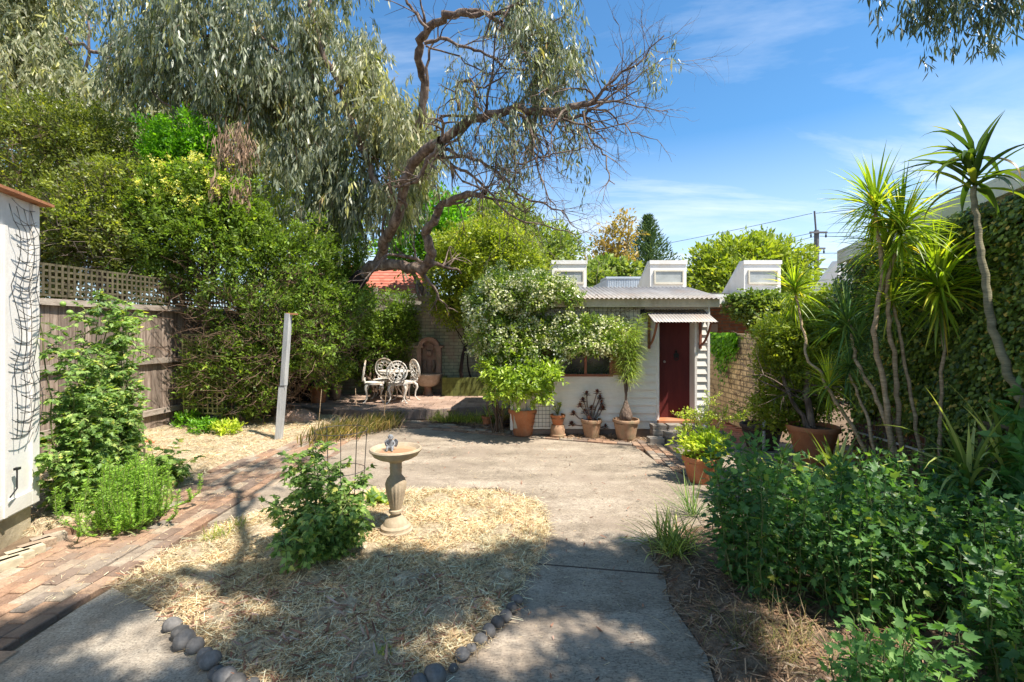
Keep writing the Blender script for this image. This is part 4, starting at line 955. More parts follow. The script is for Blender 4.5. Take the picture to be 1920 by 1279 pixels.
m = MB(); a = A(702, 520, 14)
m.b2(a.x-.05, a.x+.07, 14, 14.12, 0, a.z-.3).bar((a.x-.5, 14, a.z-.45), (a.x+1.6, 14, a.z-.8), .1); m.bar((a.x+.2, 14, 2.6), (a.x-.1, 14, 2.1), .08)
m.b2(-5.2, -2.55, 14.0, 14.15, 1.9, 2.5).build('frame', M['concrete_grey'], t)

# utility pole + wires
t = thing('utility_pole', 'tall timber power pole with three crossarms beyond the rooftops', 'pole', (25.4, 40, 0))
Yp = 40.; a = A(1531, 397, Yp)
MB().tube([(a.x, Yp, 0), (a.x+.0, Yp, A(0, 432, Yp).z)], [.24, .19], 10).build('pole', M['pole'], t, smooth=True)
MB().tube([(a.x-.15, Yp-.2, A(0, 440, Yp).z), (a.x-.3, Yp-.2, a.z)], .07, 6).build('mast', M['pole'], t)
for v, w in ((437, .72), (467, .55), (505, .75)):
    z = A(0, v, Yp).z; c = MB().box((a.x, Yp-.25, z), (w*2, .12, .14)).build('crossarm', M['pole'], t)
    for s in (-1, 1): MB().lathe([(.05, -.42), (.08, -.36), (.05, -.3), (.08, -.24), (.05, -.18), (.03, -.07)], (a.x+s*(w-.1), Yp-.25, z), 8).build('insulator', M['black'], c)
for i, (v0, uu, vv, YY) in enumerate(((437, 1000, 535, 70), (443, 1000, 560, 70), (475, 1000, 590, 70), (400, 1000, 500, 60), (437, 1925, 400, 24), (443, 1925, 415, 24), (475, 1925, 440, 24), (400, 1990, 318, 20))):
    p = A(1531-8+(i % 3)*7, v0, Yp); q = A(uu, vv, YY); mid = (p+q)/2-Vector((0, 0, .5))
    pts = [p*(1-s)**2+mid*2*s*(1-s)+q*s*s for s in [k/12 for k in range(13)]]
    tag(MB().tube(pts, .02, 4).build('power_line', M['black']), ['top crossarm wire running left from the pole', 'second wire running left from the pole top crossarm', 'middle crossarm wire running left from the pole', 'thin mast-top wire running left across the sky', 'top crossarm wire running right behind the spiky plants', 'second wire running right from the pole top crossarm', 'middle crossarm wire running right from the pole', 'thin mast-top wire running up to the right'][i], 'cable', 'power lines on the utility pole')

# ================================================================ VEGETATION
def B(u, v, Y, ru, rv, ry=None):
    p = A(u, v, Y); s = Y/F; return (p.x, p.y, p.z, ru*s, ry if ry else (ru+rv)/2*s, rv*s)
def bush(name, label, cat, base, blobs, nclump, per, spread, L, Wd, fm, tpl='quad', tm='twig_brown', tr=.05, stems=1, group=None, twigs=3, up=.35, shell=.45, gap=.25, seed=1, part='crown', tip=.6, trunkname='trunk'):
    base = Vector(base); t = thing(name, label, cat, base, group)
    rn = random.Random(seed); mb = MB()
    for k, b in enumerate(blobs):
        c = Vector(b[:3]); off = Vector((rn.uniform(-1, 1), rn.uniform(-1, 1), 0))*tr*(2 if stems > 1 else .2)
        s = base+off if stems > 1 or k == 0 else base.lerp(Vector(blobs[0][:3]), .55)
        mid = s.lerp(c, .5)+Vector((rn.gauss(0, .1), rn.gauss(0, .1), -.05))*(c-s).length*.5
        r0 = tr*(1 if (stems > 1 or k == 0) else .6)
        pts = wob([s, mid, c], 4, (c-s).length*.012, seed+k); mb.tube(pts, lerpr(r0, r0*.4, len(pts)), 7, caps=False)
        for j in range(twigs):
            d = Vector((rn.gauss(0, 1), rn.gauss(0, 1), rn.gauss(.3, .7))).normalized(); e = c+Vector((d.x*b[3], d.y*b[4], d.z*b[5]))*.85
            st = pts[rn.randint(len(pts)//2, len(pts)-1)]; pp = wob([st, st.lerp(e, .5)+Vector((0, 0, .05)), e], 3, (e-st).length*.03, seed+k*7+j)
            mb.tube(pp, lerpr(r0*.4, r0*.08, len(pp)), 4, caps=False)
    mb.build(trunkname, M[tm], t, smooth='all')
    foliage(part, blobs, nclump, per, spread, L, Wd, M[fm], t, tpl, up, shell, gap, tip)
    return t

# ---- far trees
bush('round_tree', 'bushy light green tree on the skyline between the right-hand dormers', 'tree', (13.5, 27, 0), [B(1400, 500, 27, 75, 45), B(1340, 520, 27, 50, 40), B(1465, 510, 27, 48, 40), B(1370, 480, 28, 30, 28), B(1430, 470, 28, 30, 22), B(1400, 540, 26, 100, 30)], 2600, 10, .35, .30, .13, 'yellowish', tr=.3, tm='bark')
bush('autumn_tree', 'sparse orange and yellow tree beside the dark pine', 'tree', (9, 42, 0), [B(1150, 455, 42, 30, 22), B(1132, 490, 42, 28, 26), B(1172, 420, 42, 16, 13), B(1160, 500, 42, 26, 26), B(1180, 440, 42, 14, 12)], 520, 9, .5, .36, .17, 'orange', tr=.3, tm='bark', gap=.4)
bush('green_tree', 'dull green tree low between the orange tree and the roof box', 'tree', (8, 36, 0), [B(1130, 520, 36, 30, 25), B(1165, 515, 36, 25, 16), B(1100, 535, 34, 40, 20)], 700, 10, .4, .4, .2, 'dull', tr=.3, tm='bark')
# norfolk pine
px, py = A(1215, 0, 46).x, 46.; t = thing('pine_tree', 'dark conical pine with tiered branches behind the roof dormers', 'tree', (px, py, 0))
zt = A(0, 403, 46).z; MB().tube([(px, py, 0), (px, py, zt)], [.35, .03], 8).build('trunk', M['bark_dark'], t)
P, D = [], []
for k in range(26):
    z = zt-.15-k*.33; R = .15+(zt-z)*.46
    if z < 4: break
    nb = 12
    for j in range(nb):
        a = 2*PI*j/nb+k*.7
        for i in range(int(8+R*9)):
            f = rng.random(); r = R*f; P.append((px+r*math.cos(a)+rng.normal()*.07, py+r*math.sin(a)+rng.normal()*.07, z+.5*r*f-.12+rng.normal()*.04)); D.append((math.cos(a)*.6+rng.normal()*.5, math.sin(a)*.6+rng.normal()*.5, .7))
P = np.array(P); leaves('needles', P, np.array(D), rng.normal(size=P.shape), .42, .11, M['pine'], t)

# ---- trees beyond the garden wall
bush('round_tree', 'rounded dull green tree rising behind the gum branches', 'tree', (-.6, 20, 0), [B(930, 440, 20, 75, 68), B(990, 465, 20, 70, 45), B(880, 450, 20, 45, 55), B(1040, 480, 20, 45, 30), B(960, 500, 19, 90, 30)], 2600, 11, .28, .20, .085, 'dull', tr=.25, tm='bark')
bush('round_tree', 'lime green tree glimpsed left of the bent gum trunk', 'tree', (-3, 17, 0), [B(800, 440, 17, 50, 55), B(760, 470, 17, 40, 35), B(820, 400, 17, 40, 35), B(850, 430, 17, 30, 45)], 1100, 11, .22, .17, .08, 'bright', tr=.2, tm='bark', gap=.35)
bush('lilly_pilly', 'yellow-green bushy tree with thin dark trunk in front of the green wall', 'tree', (-1.25, 11.7, .5), [B(900, 470, 11.6, 75, 50), B(860, 510, 11.6, 55, 50), B(960, 490, 11.6, 55, 50), B(845, 560, 11.7, 32, 42), B(900, 550, 11.7, 50, 50), B(985, 520, 12, 40, 45), B(930, 440, 12, 45, 28)], 3300, 12, .12, .085, .038, 'yellowish', tr=.05, tm='bark_dark', gap=.2, twigs=5)
t = bush('climbing_rose', 'thin leafy climber sprawling on the green wall by the fountain', 'shrub', (-1.0, 11.9, .5), [B(862, 580, 12, 28, 25), B(845, 600, 12, 15, 15)], 130, 8, .09, .07, .035, 'hedge_dark', tr=.025, tm='bark_dark')
# dark curved trunk in front of wall
# ---- shrub behind the patio chairs
bush('patio_shrub', 'leafy green shrub filling the corner behind the patio chairs', 'shrub', (-3.3, 11.7, pz), [B(735, 615, 12.0, 42, 42, .2), B(700, 650, 11.95, 45, 50, .22), B(745, 580, 12, 30, 25, .2), B(765, 640, 12.0, 15, 35, .15), B(645, 630, 11.6, 42, 60, .4), B(690, 590, 11.9, 25, 35, .25), B(715, 690, 12, 50, 40, .15)], 2300, 11, .10, .075, .032, 'lilly', tpl='quad', tr=.04, stems=3)
bush('patio_shrub', 'tall green shrub reaching up beside the big bush, left of the house roof', 'shrub', (-4.1, 11.0, pz), [B(645, 480, 11, 38, 60), B(625, 560, 10.8, 55, 60), B(665, 560, 11, 28, 50), B(620, 430, 11, 40, 40)], 2100, 11, .10, .075, .032, 'lilly', tr=.05, stems=3)

# ---- the big clipped bush (left centre)
bush('big_shrub', 'huge dense green shrub spreading over the fence behind the grey post', 'shrub', (-4.9, 9.5, 0), [
  B(430, 470, 9.2, 110, 90), B(350, 450, 9.2, 90, 70), B(530, 520, 9.2, 100, 95), B(560, 500, 9.6, 85, 65), B(470, 590, 9.0, 80, 70), B(560, 630, 8.9, 95, 60),
  B(420, 680, 8.9, 60, 55), B(620, 590, 9.3, 60, 70), B(480, 690, 8.8, 60, 60), B(610, 680, 9.2, 45, 45), B(390, 720, 8.9, 45, 45), B(470, 740, 8.7, 50, 35), B(300, 520, 9.0, 60, 50)],
  10500, 10, .085, .066, .028, 'lilly', tr=.07, stems=4, twigs=9, shell=.35, gap=.30, seed=4)
sprays(bpy.data.objects['big_shrub'], [B(420, 680, 8.8, 75, 65), B(540, 660, 8.8, 110, 75), B(470, 600, 8.8, 100, 60), B(600, 620, 9.1, 70, 60), B(480, 730, 8.7, 80, 45), B(400, 560, 8.9, 80, 60)], 1500, .38, 'twig_brown', 3)
bush('bright_tree', 'vivid green leafy tree top poking up between the hedge and the gum', 'tree', (-6.5, 9.8, 0), [B(340, 262, 9.7, 52, 42), B(310, 290, 9.7, 38, 32), B(378, 285, 9.7, 30, 40), B(340, 310, 9.7, 50, 35)], 1300, 11, .10, .08, .036, 'bright', tr=.07, tm='bark')
bush('flowering_tree', 'green tree with pale cream flower sprays above the big shrub', 'tree', (-5.6, 9.3, 0), [B(375, 355, 9.1, 75, 42, .5), B(320, 385, 9.0, 60, 45, .5), B(430, 385, 9.1, 60, 45, .5), B(430, 425, 9.0, 80, 40, .5)], 2600, 11, .10, .08, .035, 'lilly', tr=.06)
t = bpy.data.objects['flowering_tree']
foliage('blossom', [B(380, 325, 9.0, 65, 28, .45), B(315, 360, 8.9, 50, 28, .45), B(345, 385, 8.7, 60, 25, .4), B(425, 365, 8.9, 45, 25, .4)], 480, 20, .07, .032, .026, M['flowery'], t, up=1.0, shell=.15, gap=.5)
bush('hedge_tree', 'yellow-green bushy tree above the lattice, left of the flower sprays', 'tree', (-7.4, 9.2, 0), [B(215, 390, 9.2, 80, 75), B(170, 440, 9.0, 80, 65), B(250, 450, 9.0, 70, 60), B(210, 340, 9.3, 60, 38), B(130, 390, 9, 50, 50), B(270, 500, 8.9, 50, 38)], 4200, 11, .10, .065, .03, 'hedge_dark', tr=.06, seed=5)
bush('hedge_tree', 'dark tall hedge tree filling the far left above the white shed', 'tree', (-8.4, 9.8, 0), [B(60, 290, 9.6, 110, 75), B(150, 290, 9.8, 80, 65), B(100, 240, 9.8, 90, 45), B(40, 380, 9.2, 90, 80), B(110, 470, 9.0, 80, 50), B(200, 260, 10, 50, 40), B(130, 530, 9.4, 110, 60, .5), B(280, 540, 9.8, 80, 50, .5), B(40, 500, 9.0, 80, 60, .5)], 6200, 11, .10, .065, .03, 'hedge_dark', tr=.08, seed=6)
foliage('young_leaves', [B(150, 420, 8.7, 70, 40), B(240, 330, 8.9, 55, 30), B(200, 400, 8.6, 60, 45)], 420, 10, .07, .055, .028, M['yellowish'], bpy.data.objects['hedge_tree'], shell=.3)

sprays(bpy.data.objects['hedge_tree'], [B(60, 290, 9.4, 110, 75), B(110, 450, 8.8, 80, 60), B(40, 380, 9.1, 90, 80)], 500, .35, 'twig_brown', 4)
sprays(bpy.data.objects['hedge_tree.001'], [B(215, 390, 9.1, 80, 75), B(170, 440, 8.9, 80, 65), B(250, 470, 8.9, 70, 60)], 500, .35, 'twig', 5)
# ---- gum trees
def hang(name, blobs, nstr, per, L, Wd, mat, parent, ln=(.25, .6), twig=None, lean=.25, seed=1, bunch=1.0):
    r = np.random.default_rng(seed)
    Bb = np.array(blobs, float); w = Bb[:, 3]*Bb[:, 5]; w /= w.sum(); k = r.choice(len(Bb), nstr, p=w)
    nb = max(4, nstr//9); kb = r.choice(len(Bb), nb, p=w)
    d = nrm(r.normal(size=(nb, 3))); rad = (0.1+.95*r.random(nb))**.5*(1+.12*r.normal(size=nb))
    C0_ = Bb[kb, :3]+d*Bb[kb, 3:6]*rad[:, None]; bi = r.integers(0, nb, nstr); sz = (.07+.14*r.random(nb))*bunch
    C = C0_[bi]+r.normal(size=(nstr, 3))*sz[bi][:, None]*np.array([1, 1, 1.5])
    g = np.sin(C[:, 0]*3.1)*np.sin(C[:, 2]*2.7+C[:, 1]*1.3); keep = g > -.8+.3*r.random(nstr); C = C[keep]; m = len(C)
    az = r.uniform(0, 2*PI, m); out_ = np.stack([np.cos(az), np.sin(az), np.zeros(m)], 1); ll = r.uniform(*ln, m)
    t = r.random((m, per)); col = r.random(m)
    P = C[:, None]+out_[:, None]*(ll[:, None]*.45*np.sqrt(t))[..., None]-np.array([0, 0, 1.])*((ll[:, None]*t**1.7)[..., None])+r.normal(size=(m, per, 3))*.03
    D = np.array([0, 0, -1.])+out_[:, None]*.15+r.normal(size=(m, per, 3))*lean
    N = np.stack([r.normal(size=(m, per)), r.normal(size=(m, per)), r.normal(size=(m, per))*.3], 2)
    s = r.uniform(.55, 1.25, m*per); rn_ = np.clip(col[:, None]*.55+.45*r.random((m, per)), 0, 1).ravel()
    young = (col > .93); rn_ = np.where(np.repeat(young, per), .9+.1*r.random(m*per), rn_*.9)
    o = leaves(name, P.reshape(-1, 3), D.reshape(-1, 3), N.reshape(-1, 3), L*s, Wd*s, mat, parent, 'gum', rn_)
    if twig is not None:
        for i in range(0, m, 4):
            a = C[i]; e = a+out_[i]*ll[i]*.45-np.array([0, 0, ll[i]]); q = a+out_[i]*ll[i]*.35-np.array([0, 0, ll[i]*.3]); twig.tube([a, q, e], [.004, .003, .002], 3, caps=False)
    return o
base_ = G(560, 762, 0); t = thing('gum_tree', 'huge old gum tree with drooping grey-green leaves and bare twisted branches over the patio', 'tree', base_)
tk = MB()
def path(l, Y0, Y1=None, seed=0, amp=.02, n=3):
    Y1 = Y1 or Y0; m = len(l); return wob([A(u, v, Y0+(Y1-Y0)*i/(m-1)) for i, (u, v) in enumerate(l)], n, amp, seed)
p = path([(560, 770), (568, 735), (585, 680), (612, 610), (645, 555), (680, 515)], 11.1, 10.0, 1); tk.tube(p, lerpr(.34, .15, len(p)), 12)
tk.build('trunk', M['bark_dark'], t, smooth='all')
bm_ = MB()
def limb(l, Y0, Y1, r0, r1, seed, twigs=0, tl=.8, td=1, droop=.1, n=7):
    if Y1 < 8.95 and seed < 27: Y0, Y1 = (Y0-.8 if Y0 < 8.9 else Y0), Y1-.8
    if seed >= 27: Y0, Y1 = (Y0+1.5 if Y0 < 9.5 else Y0), Y1+1.5
    r0 *= .88
    p = path(l, Y0, Y1, seed, .014+r0*.12); bm_.tube(p, [x*(1+.12*math.sin(i*2.3+seed)) for i, x in enumerate(lerpr(r0, r1, len(p)))], n, caps=False)
    rn = random.Random(seed)
    for k in range(twigs):
        i = rn.randint(len(p)//5, len(p)-1); tt = (p[i]-p[i-1]).normalized() if i else Vector((1, 0, 0))
        o = Vector((rn.gauss(0, 1), rn.gauss(0, .6), rn.gauss(-.1, 1))); d = tt*.7+o.normalized()*.8
        rr = r0+(r1-r0)*i/len(p)
        grow(bm_, p[i], d, tl*rn.uniform(.5, 1.2), max(.006, rr*.45), td, rn, droop, .38, 4, gnodes, (2, 3))
gnodes = []
limb([(676, 520), (700, 498), (740, 496), (780, 500), (806, 492), (812, 470), (800, 440), (812, 415), (825, 395), (842, 376), (875, 365), (909, 360)], 10.0, 8.9, .145, .05, 2, 8, 1.0, 2)
limb([(700, 500), (717, 470), (722, 450), (738, 425), (750, 395), (760, 350), (775, 310), (800, 285), (828, 265)], 9.9, 8.6, .12, .085, 3, 6)
limb([(828, 265), (875, 229), (916, 213), (963, 205), (1003, 212), (1043, 208), (1077, 198), (1117, 190)], 8.6, 8.2, .085, .045, 4, 16, 1.1, 2)
limb([(1117, 190), (1130, 170), (1144, 155), (1178, 131), (1211, 101), (1245, 67)], 8.2, 8.0, .035, .008, 5, 22, .8, 2, -.12)
limb([(1053, 215), (1087, 220), (1111, 205), (1137, 188), (1178, 161), (1215, 130), (1250, 110)], 8.25, 8.4, .035, .006, 6, 20, .7, 2, -.05)
limb([(1117, 190), (1164, 192), (1211, 202), (1252, 208)], 8.2, 8.5, .02, .004, 7, 12, .5, 1, 0)
limb([(1100, 205), (1137, 208), (1164, 232), (1191, 252), (1232, 262)], 8.2, 7.9, .02, .004, 8, 10, .5, 1, 0)
limb([(745, 400), (765, 330), (780, 260), (795, 200), (790, 141), (785, 111), (791, 74), (808, 50), (835, 32), (875, 24)], 9.6, 8.5, .10, .06, 9, 4)
limb([(875, 24), (909, 29), (939, 44), (963, 64), (975, 80), (1000, 112), (1035, 150)], 8.5, 8.3, .05, .012, 10, 12, .7, 1)
limb([(875, 22), (942, 24), (956, 37), (983, 64), (1010, 81), (1040, 84)], 8.5, 8.8, .042, .012, 11, 10, .7, 1)
limb([(798, 80), (828, 72), (855, 84), (889, 91), (919, 108), (949, 124), (983, 131)], 8.5, 8.2, .035, .012, 12, 12, .7, 1)
limb([(800, 85), (812, 92), (860, 105), (900, 135), (945, 140), (1000, 135)], 8.6, 8.7, .02, .006, 13, 8, .5, 1)
limb([(800, 50), (780, 30), (765, 5), (750, -30)], 8.5, 8.5, .03, .02, 14, 3)
limb([(940, 40), (960, 15), (985, -2), (1000, -30)], 8.4, 8.4, .03, .02, 15, 4)
limb([(862, 205), (855, 175), (872, 155), (885, 148)], 8.5, 8.5, .04, .02, 16, 6, .5, 1)
limb([(893, 215), (890, 180), (905, 165), (950, 135)], 8.4, 8.3, .03, .01, 17, 8, .6, 1)
limb([(800, 160), (803, 110), (815, 80), (822, 50)], 8.7, 8.6, .03, .012, 18, 3)
limb([(828, 282), (875, 296), (909, 306), (943, 333), (969, 363), (1010, 380), (1050, 397), (1075, 425)], 8.7, 8.2, .035, .008, 19, 24, .8, 2, .12)
limb([(842, 309), (875, 326), (909, 350), (929, 376), (956, 403), (1003, 420), (1060, 432), (1085, 440)], 8.7, 8.0, .03, .006, 20, 20, .8, 2, .12)
limb([(980, 213), (996, 245), (1006, 286), (1010, 323), (1023, 356), (1043, 397)], 8.3, 7.8, .028, .006, 21, 18, .7, 2, .15)
limb([(1092, 216), (1104, 249), (1124, 279), (1137, 303), (1141, 333), (1151, 345)], 8.2, 7.8, .024, .005, 22, 12, .6, 1, .15)
limb([(932, 215), (959, 252), (966, 286), (969, 306), (1010, 296), (1050, 286), (1094, 276)], 8.4, 8.0, .028, .008, 23, 16, .7, 2, .1)
limb([(882, 151), (889, 188), (909, 215), (932, 249), (955, 300)], 8.2, 8.0, .018, .006, 24, 10, .6, 1, .12)
limb([(830, 265), (800, 300), (780, 340), (740, 350)], 8.6, 8.9, .05, .02, 25, 8, .6, 1)
limb([(905, 215), (893, 255), (885, 300), (905, 345), (903, 400)], 8.4, 8.1, .02, .005, 26, 16, .6, 2, .15)
limb([(745, 400), (700, 330), (660, 230), (640, 165), (610, 110), (590, 40), (570, -40)], 9.6, 8.5, .09, .05, 27, 6)
limb([(660, 230), (600, 160), (530, 100), (450, 40), (400, -20)], 9.0, 8.3, .05, .025, 28, 6)
limb([(640, 170), (560, 210), (460, 220), (330, 205), (280, 160)], 9.0, 8.8, .05, .015, 29, 6)
limb([(430, 60), (330, 80), (250, 100), (205, 90)], 8.5, 8.8, .03, .01, 30, 6)
limb([(740, 340), (700, 300), (640, 290), (560, 300)], 9.2, 8.6, .05, .015, 31, 6)
bm_.build('branch', M['bark'], t, smooth='all')
tw = MB()
hang('drooping_leaves', [B(300, 70, 10.6, 95, 85), B(400, 60, 10.3, 130, 120), B(440, 115, 10.2, 150, 70), B(300, 135, 10.6, 80, 40), B(520, 110, 10.2, 110, 120), B(570, 200, 10.3, 90, 90), B(490, 160, 10.4, 95, 50),
   B(600, 260, 10.2, 75, 80), B(590, 330, 10.1, 80, 65), B(530, 310, 10.0, 25, 50), B(680, 350, 10.2, 80, 60), B(740, 340, 10.2, 60, 60), B(640, 380, 10.2, 50, 40), B(700, 400, 10.2, 28, 45), B(595, 400, 10.3, 10, 45),
   B(500, -80, 10.3, 300, 90), B(240, 120, 10.8, 45, 50)], 3900, 13, .20, .040, M['gum'], t, (.3, .75), tw, seed=3)
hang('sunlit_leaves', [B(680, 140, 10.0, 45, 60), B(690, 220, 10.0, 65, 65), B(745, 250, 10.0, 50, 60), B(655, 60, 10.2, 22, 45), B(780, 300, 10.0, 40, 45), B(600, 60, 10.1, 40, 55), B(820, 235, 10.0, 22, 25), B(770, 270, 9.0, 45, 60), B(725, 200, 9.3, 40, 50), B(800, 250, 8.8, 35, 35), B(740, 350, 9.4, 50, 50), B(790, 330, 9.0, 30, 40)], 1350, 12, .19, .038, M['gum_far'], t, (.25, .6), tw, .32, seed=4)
hang('right_leaves', [B(1010, 40, 7.7, 75, 55), B(1030, 110, 7.7, 60, 55), B(1060, 90, 7.7, 40, 60), B(1000, 170, 7.7, 60, 35), B(960, 250, 7.6, 50, 45), B(1040, 235, 7.6, 35, 35), B(930, 20, 7.8, 30, 20), B(1000, -40, 7.8, 90, 40), B(870, 170, 7.6, 25, 40)], 950, 11, .13, .026, M['gum'], t, (.2, .5), tw, .3, seed=5)
hang('sparse_leaves', [B(860, 300, 7.7, 60, 60), B(940, 320, 7.6, 60, 40), B(880, 120, 7.7, 60, 60), B(1230, 110, 7.3, 30, 50)], 130, 8, .12, .02, M['gum'], t, (.15, .4), tw, .35, seed=6)
tw.build('twigs', M['twig_brown'], t)
# dead brown foliage strips below the gum canopy
r = np.random.default_rng(8); n = 1100
Bd = [B(425, 290, 9.1, 16, 75), B(455, 275, 9.1, 18, 65), B(450, 360, 8.7, 20, 35), B(408, 350, 8.6, 9, 40)]
P, d_ = ell(Bd, n, .9); D = np.array([0, 0, -1.])+r.normal(size=(n, 3))*.25
leaves('dead_leaves', P, D, r.normal(size=(n, 3)), r.uniform(.1, .22, n), r.uniform(.015, .03, n), M['dead_leaf'], t, 'gum')
# second gum, behind left
t = thing('gum_tree', 'paler second gum tree with brownish leaves at the far left', 'tree', (-12, 14, 0))
m = MB()
for l, r0, r1, s in (([(120, 620), (150, 420), (180, 300), (195, 200), (200, 120)], .22, .08, 1), ([(195, 200), (150, 150), (100, 110), (40, 60)], .06, .02, 2), ([(180, 300), (250, 270), (320, 240)], .05, .02, 3), ([(150, 150), (170, 80), (150, 10)], .05, .02, 4), ([(130, 75), (165, 90), (190, 100), (200, 105)], .04, .06, 5)):
    p = path(l, 14, 13.6, s, .04); m.tube(p, lerpr(r0, r1, len(p)), 7, caps=False)
m.build('trunk', M['bark'], t, smooth='all')
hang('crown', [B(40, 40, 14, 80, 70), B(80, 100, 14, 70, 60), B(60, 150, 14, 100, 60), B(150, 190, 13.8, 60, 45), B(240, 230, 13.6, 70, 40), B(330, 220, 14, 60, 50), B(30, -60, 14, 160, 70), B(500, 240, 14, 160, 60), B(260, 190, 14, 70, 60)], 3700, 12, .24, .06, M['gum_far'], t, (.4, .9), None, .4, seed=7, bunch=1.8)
t = thing('background_tree', 'loose olive tree closing the gap behind the gum foliage', 'tree', (-9, 17, 0))
MB().tube([(-9, 17, 0), (-9.2, 17, 4)], [.2, .1], 8).build('trunk', M['bark'], t)
foliage('crown', [B(250, 330, 17, 160, 80), B(450, 350, 17, 140, 110), B(560, 400, 17, 110, 110), B(90, 330, 17, 130, 110)], 2600, 10, .35, .24, .10, M['dull'], t, gap=.1)

# ---- overhead gum (trunk behind the camera): shades the foreground, hangs in at top right
t = thing('gum_tree', 'overhanging gum tree whose dark leaves dangle into the top right corner', 'tree', (4.2, -4.5, 0))
m = MB(); S_ = Vector((.36, -.27, 1))
def lb(pts, r0, r1, s): p = wob([Vector(q) for q in pts], 4, .05, s); m.tube(p, lerpr(r0, r1, len(p)), 8, caps=False); return p
lb([(4.2, -4.5, 0), (4.1, -4.3, 2), (4.4, -4, 4.5), (4.2, -3, 6.4)], .4, .2, 1)
lb([(4.2, -3, 6.4), (3.4, -1, 7.2), (2.4, .6, 7.4), (1.2, 1.2, 7.5)], .16, .05, 2); lb([(4.3, -3.4, 5.8), (5.5, -.5, 6.8), (5.8, 2.5, 7.2), (5.6, 5.0, 6.9), (5.3, 6, 6.4)], .14, .03, 3)
lb([(3.4, -1, 7.2), (1, -.8, 7.4), (-.8, .2, 7.2)], .1, .04, 4); lb([(1.8, .9, 7.5), (.9, 2.4, 7.3), (.1, 3.4, 6.9), (-.5, 4.2, 6.6)], .06, .015, 5)
lb([(.9, 2.4, 7.3), (.6, 3.6, 7.1), (.7, 4.4, 6.9)], .035, .01, 6); lb([(.1, 3.4, 6.9), (-.7, 3.4, 6.8), (-1.1, 4.0, 6.6)], .03, .01, 7)
m.build('trunk', M['bark'], t, smooth='all')
r = np.random.default_rng(21); pts = []
def shade(x, y):     # wanted shade on the ground (1 = full)
    e = 3.72+.12*math.sin(x*2.1+.5)+.10*math.sin(x*5.3)
    if x < -1.7: e = 3.72-(-1.7-x)*.62
    if x > .9: e = 4.1+.15*math.sin(x*4)
    if y > e: return 0
    n_ = math.sin(x*3.1+1.3)*math.sin(y*3.7+.4)+.6*math.sin(x*6.7+y*2)*math.sin(y*7.9-x*3+1)+.35*math.sin(x*13+1)*math.sin(y*14+2)
    thr = -.3 if y > 2.95 else .05
    if x > 1.3: thr = .8
    if x < -1.4: thr = .0
    return 1 if n_ > thr-.9*(y > 3.05 and -1.5 < x < 1.3) else .05
while len(pts) < 4200:
    x, y = r.uniform(-3.6, 4.6), r.uniform(.3, 4.4)
    if r.random() < shade(x, y):
        z = r.uniform(6.0, 7.0); pts.append((x+.48*z, y-.30*z, z))
C = np.array(pts); per = 20; n = len(C)*per
P = (C[:, None]+r.normal(size=(len(C), per, 3))*np.array([.06, .06, .15])).reshape(-1, 3)
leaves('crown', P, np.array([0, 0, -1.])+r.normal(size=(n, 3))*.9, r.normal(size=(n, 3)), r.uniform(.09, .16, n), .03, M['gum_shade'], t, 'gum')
foliage('sky_blocking_crown', [(3.2, -4.2, 7.2, 4.2, 2.6, 1.3), (-1.5, -4.2, 7.0, 3.0, 2.6, 1.0)], 900, 9, .5, .42, .16, M['gum_shade'], t)  # unseen extra foliage behind the camera, added to block sky fill on the foreground
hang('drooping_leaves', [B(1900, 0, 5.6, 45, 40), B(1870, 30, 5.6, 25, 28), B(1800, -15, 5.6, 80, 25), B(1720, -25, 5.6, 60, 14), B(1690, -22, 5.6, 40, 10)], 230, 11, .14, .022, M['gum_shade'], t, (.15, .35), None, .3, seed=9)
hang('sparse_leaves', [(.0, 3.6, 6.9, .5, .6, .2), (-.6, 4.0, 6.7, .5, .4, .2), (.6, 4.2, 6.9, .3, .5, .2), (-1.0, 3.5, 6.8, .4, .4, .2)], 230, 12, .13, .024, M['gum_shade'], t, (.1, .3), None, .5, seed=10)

# ---- jasmine
t = thing('jasmine', 'star jasmine thick with white flowers over the outbuilding roof and window', 'vine', (.1, 8.1, 0))
jb = [B(985, 545, 8.0, 75, 33, .6), B(940, 560, 7.9, 50, 45, .5), B(1030, 548, 7.9, 50, 22, .45), B(920, 610, 7.8, 38, 60, .4), B(955, 640, 7.75, 60, 60, .3), B(1000, 655, 7.75, 60, 45, .25),
      B(1060, 625, 7.7, 65, 32, .16), B(1120, 625, 7.7, 45, 30, .15), B(1085, 645, 7.65, 50, 18, .17), B(1140, 645, 7.65, 25, 18, .15), B(985, 600, 7.75, 20, 50, .2), B(1075, 560, 7.65, 12, 12, .1)]
foliage('leaves', jb, 5200, 9, .055, .05, .024, M['jas'], t, 'quad', .1, .5, .12)
C, O = ell(jb, 6200, .08); per = 5; n = len(C)*per
keep = (np.sin(C[:, 0]*9)*np.sin(C[:, 2]*10+1)+.6*np.sin(C[:, 0]*21+2)*np.sin(C[:, 2]*23)+rng.normal(size=len(C))*.3 > -.25); C, O = C[keep], O[keep]; n = len(C)*per
P = (C[:, None]+O[:, None]*.03+rng.normal(size=(len(C), per, 3))*.028).reshape(-1, 3); D = np.repeat(O, per, 0)+rng.normal(size=(n, 3))*.6
leaves('blossom', P, rng.normal(size=(n, 3)), D+np.array([0, -.5, .6]), .032, .032, M['petal'], t, 'star')
m = MB(); rn = random.Random(9)
for k in range(8):
    x = rn.uniform(-.34, -.12); pts = [Vector((x, 8.2, 0))]
    for i in range(9): pts.append(pts[-1]+Vector((rn.gauss(0, .04), rn.gauss(0, .03), .24)))
    m.tube(pts, lerpr(.014, .005, 10), 4)
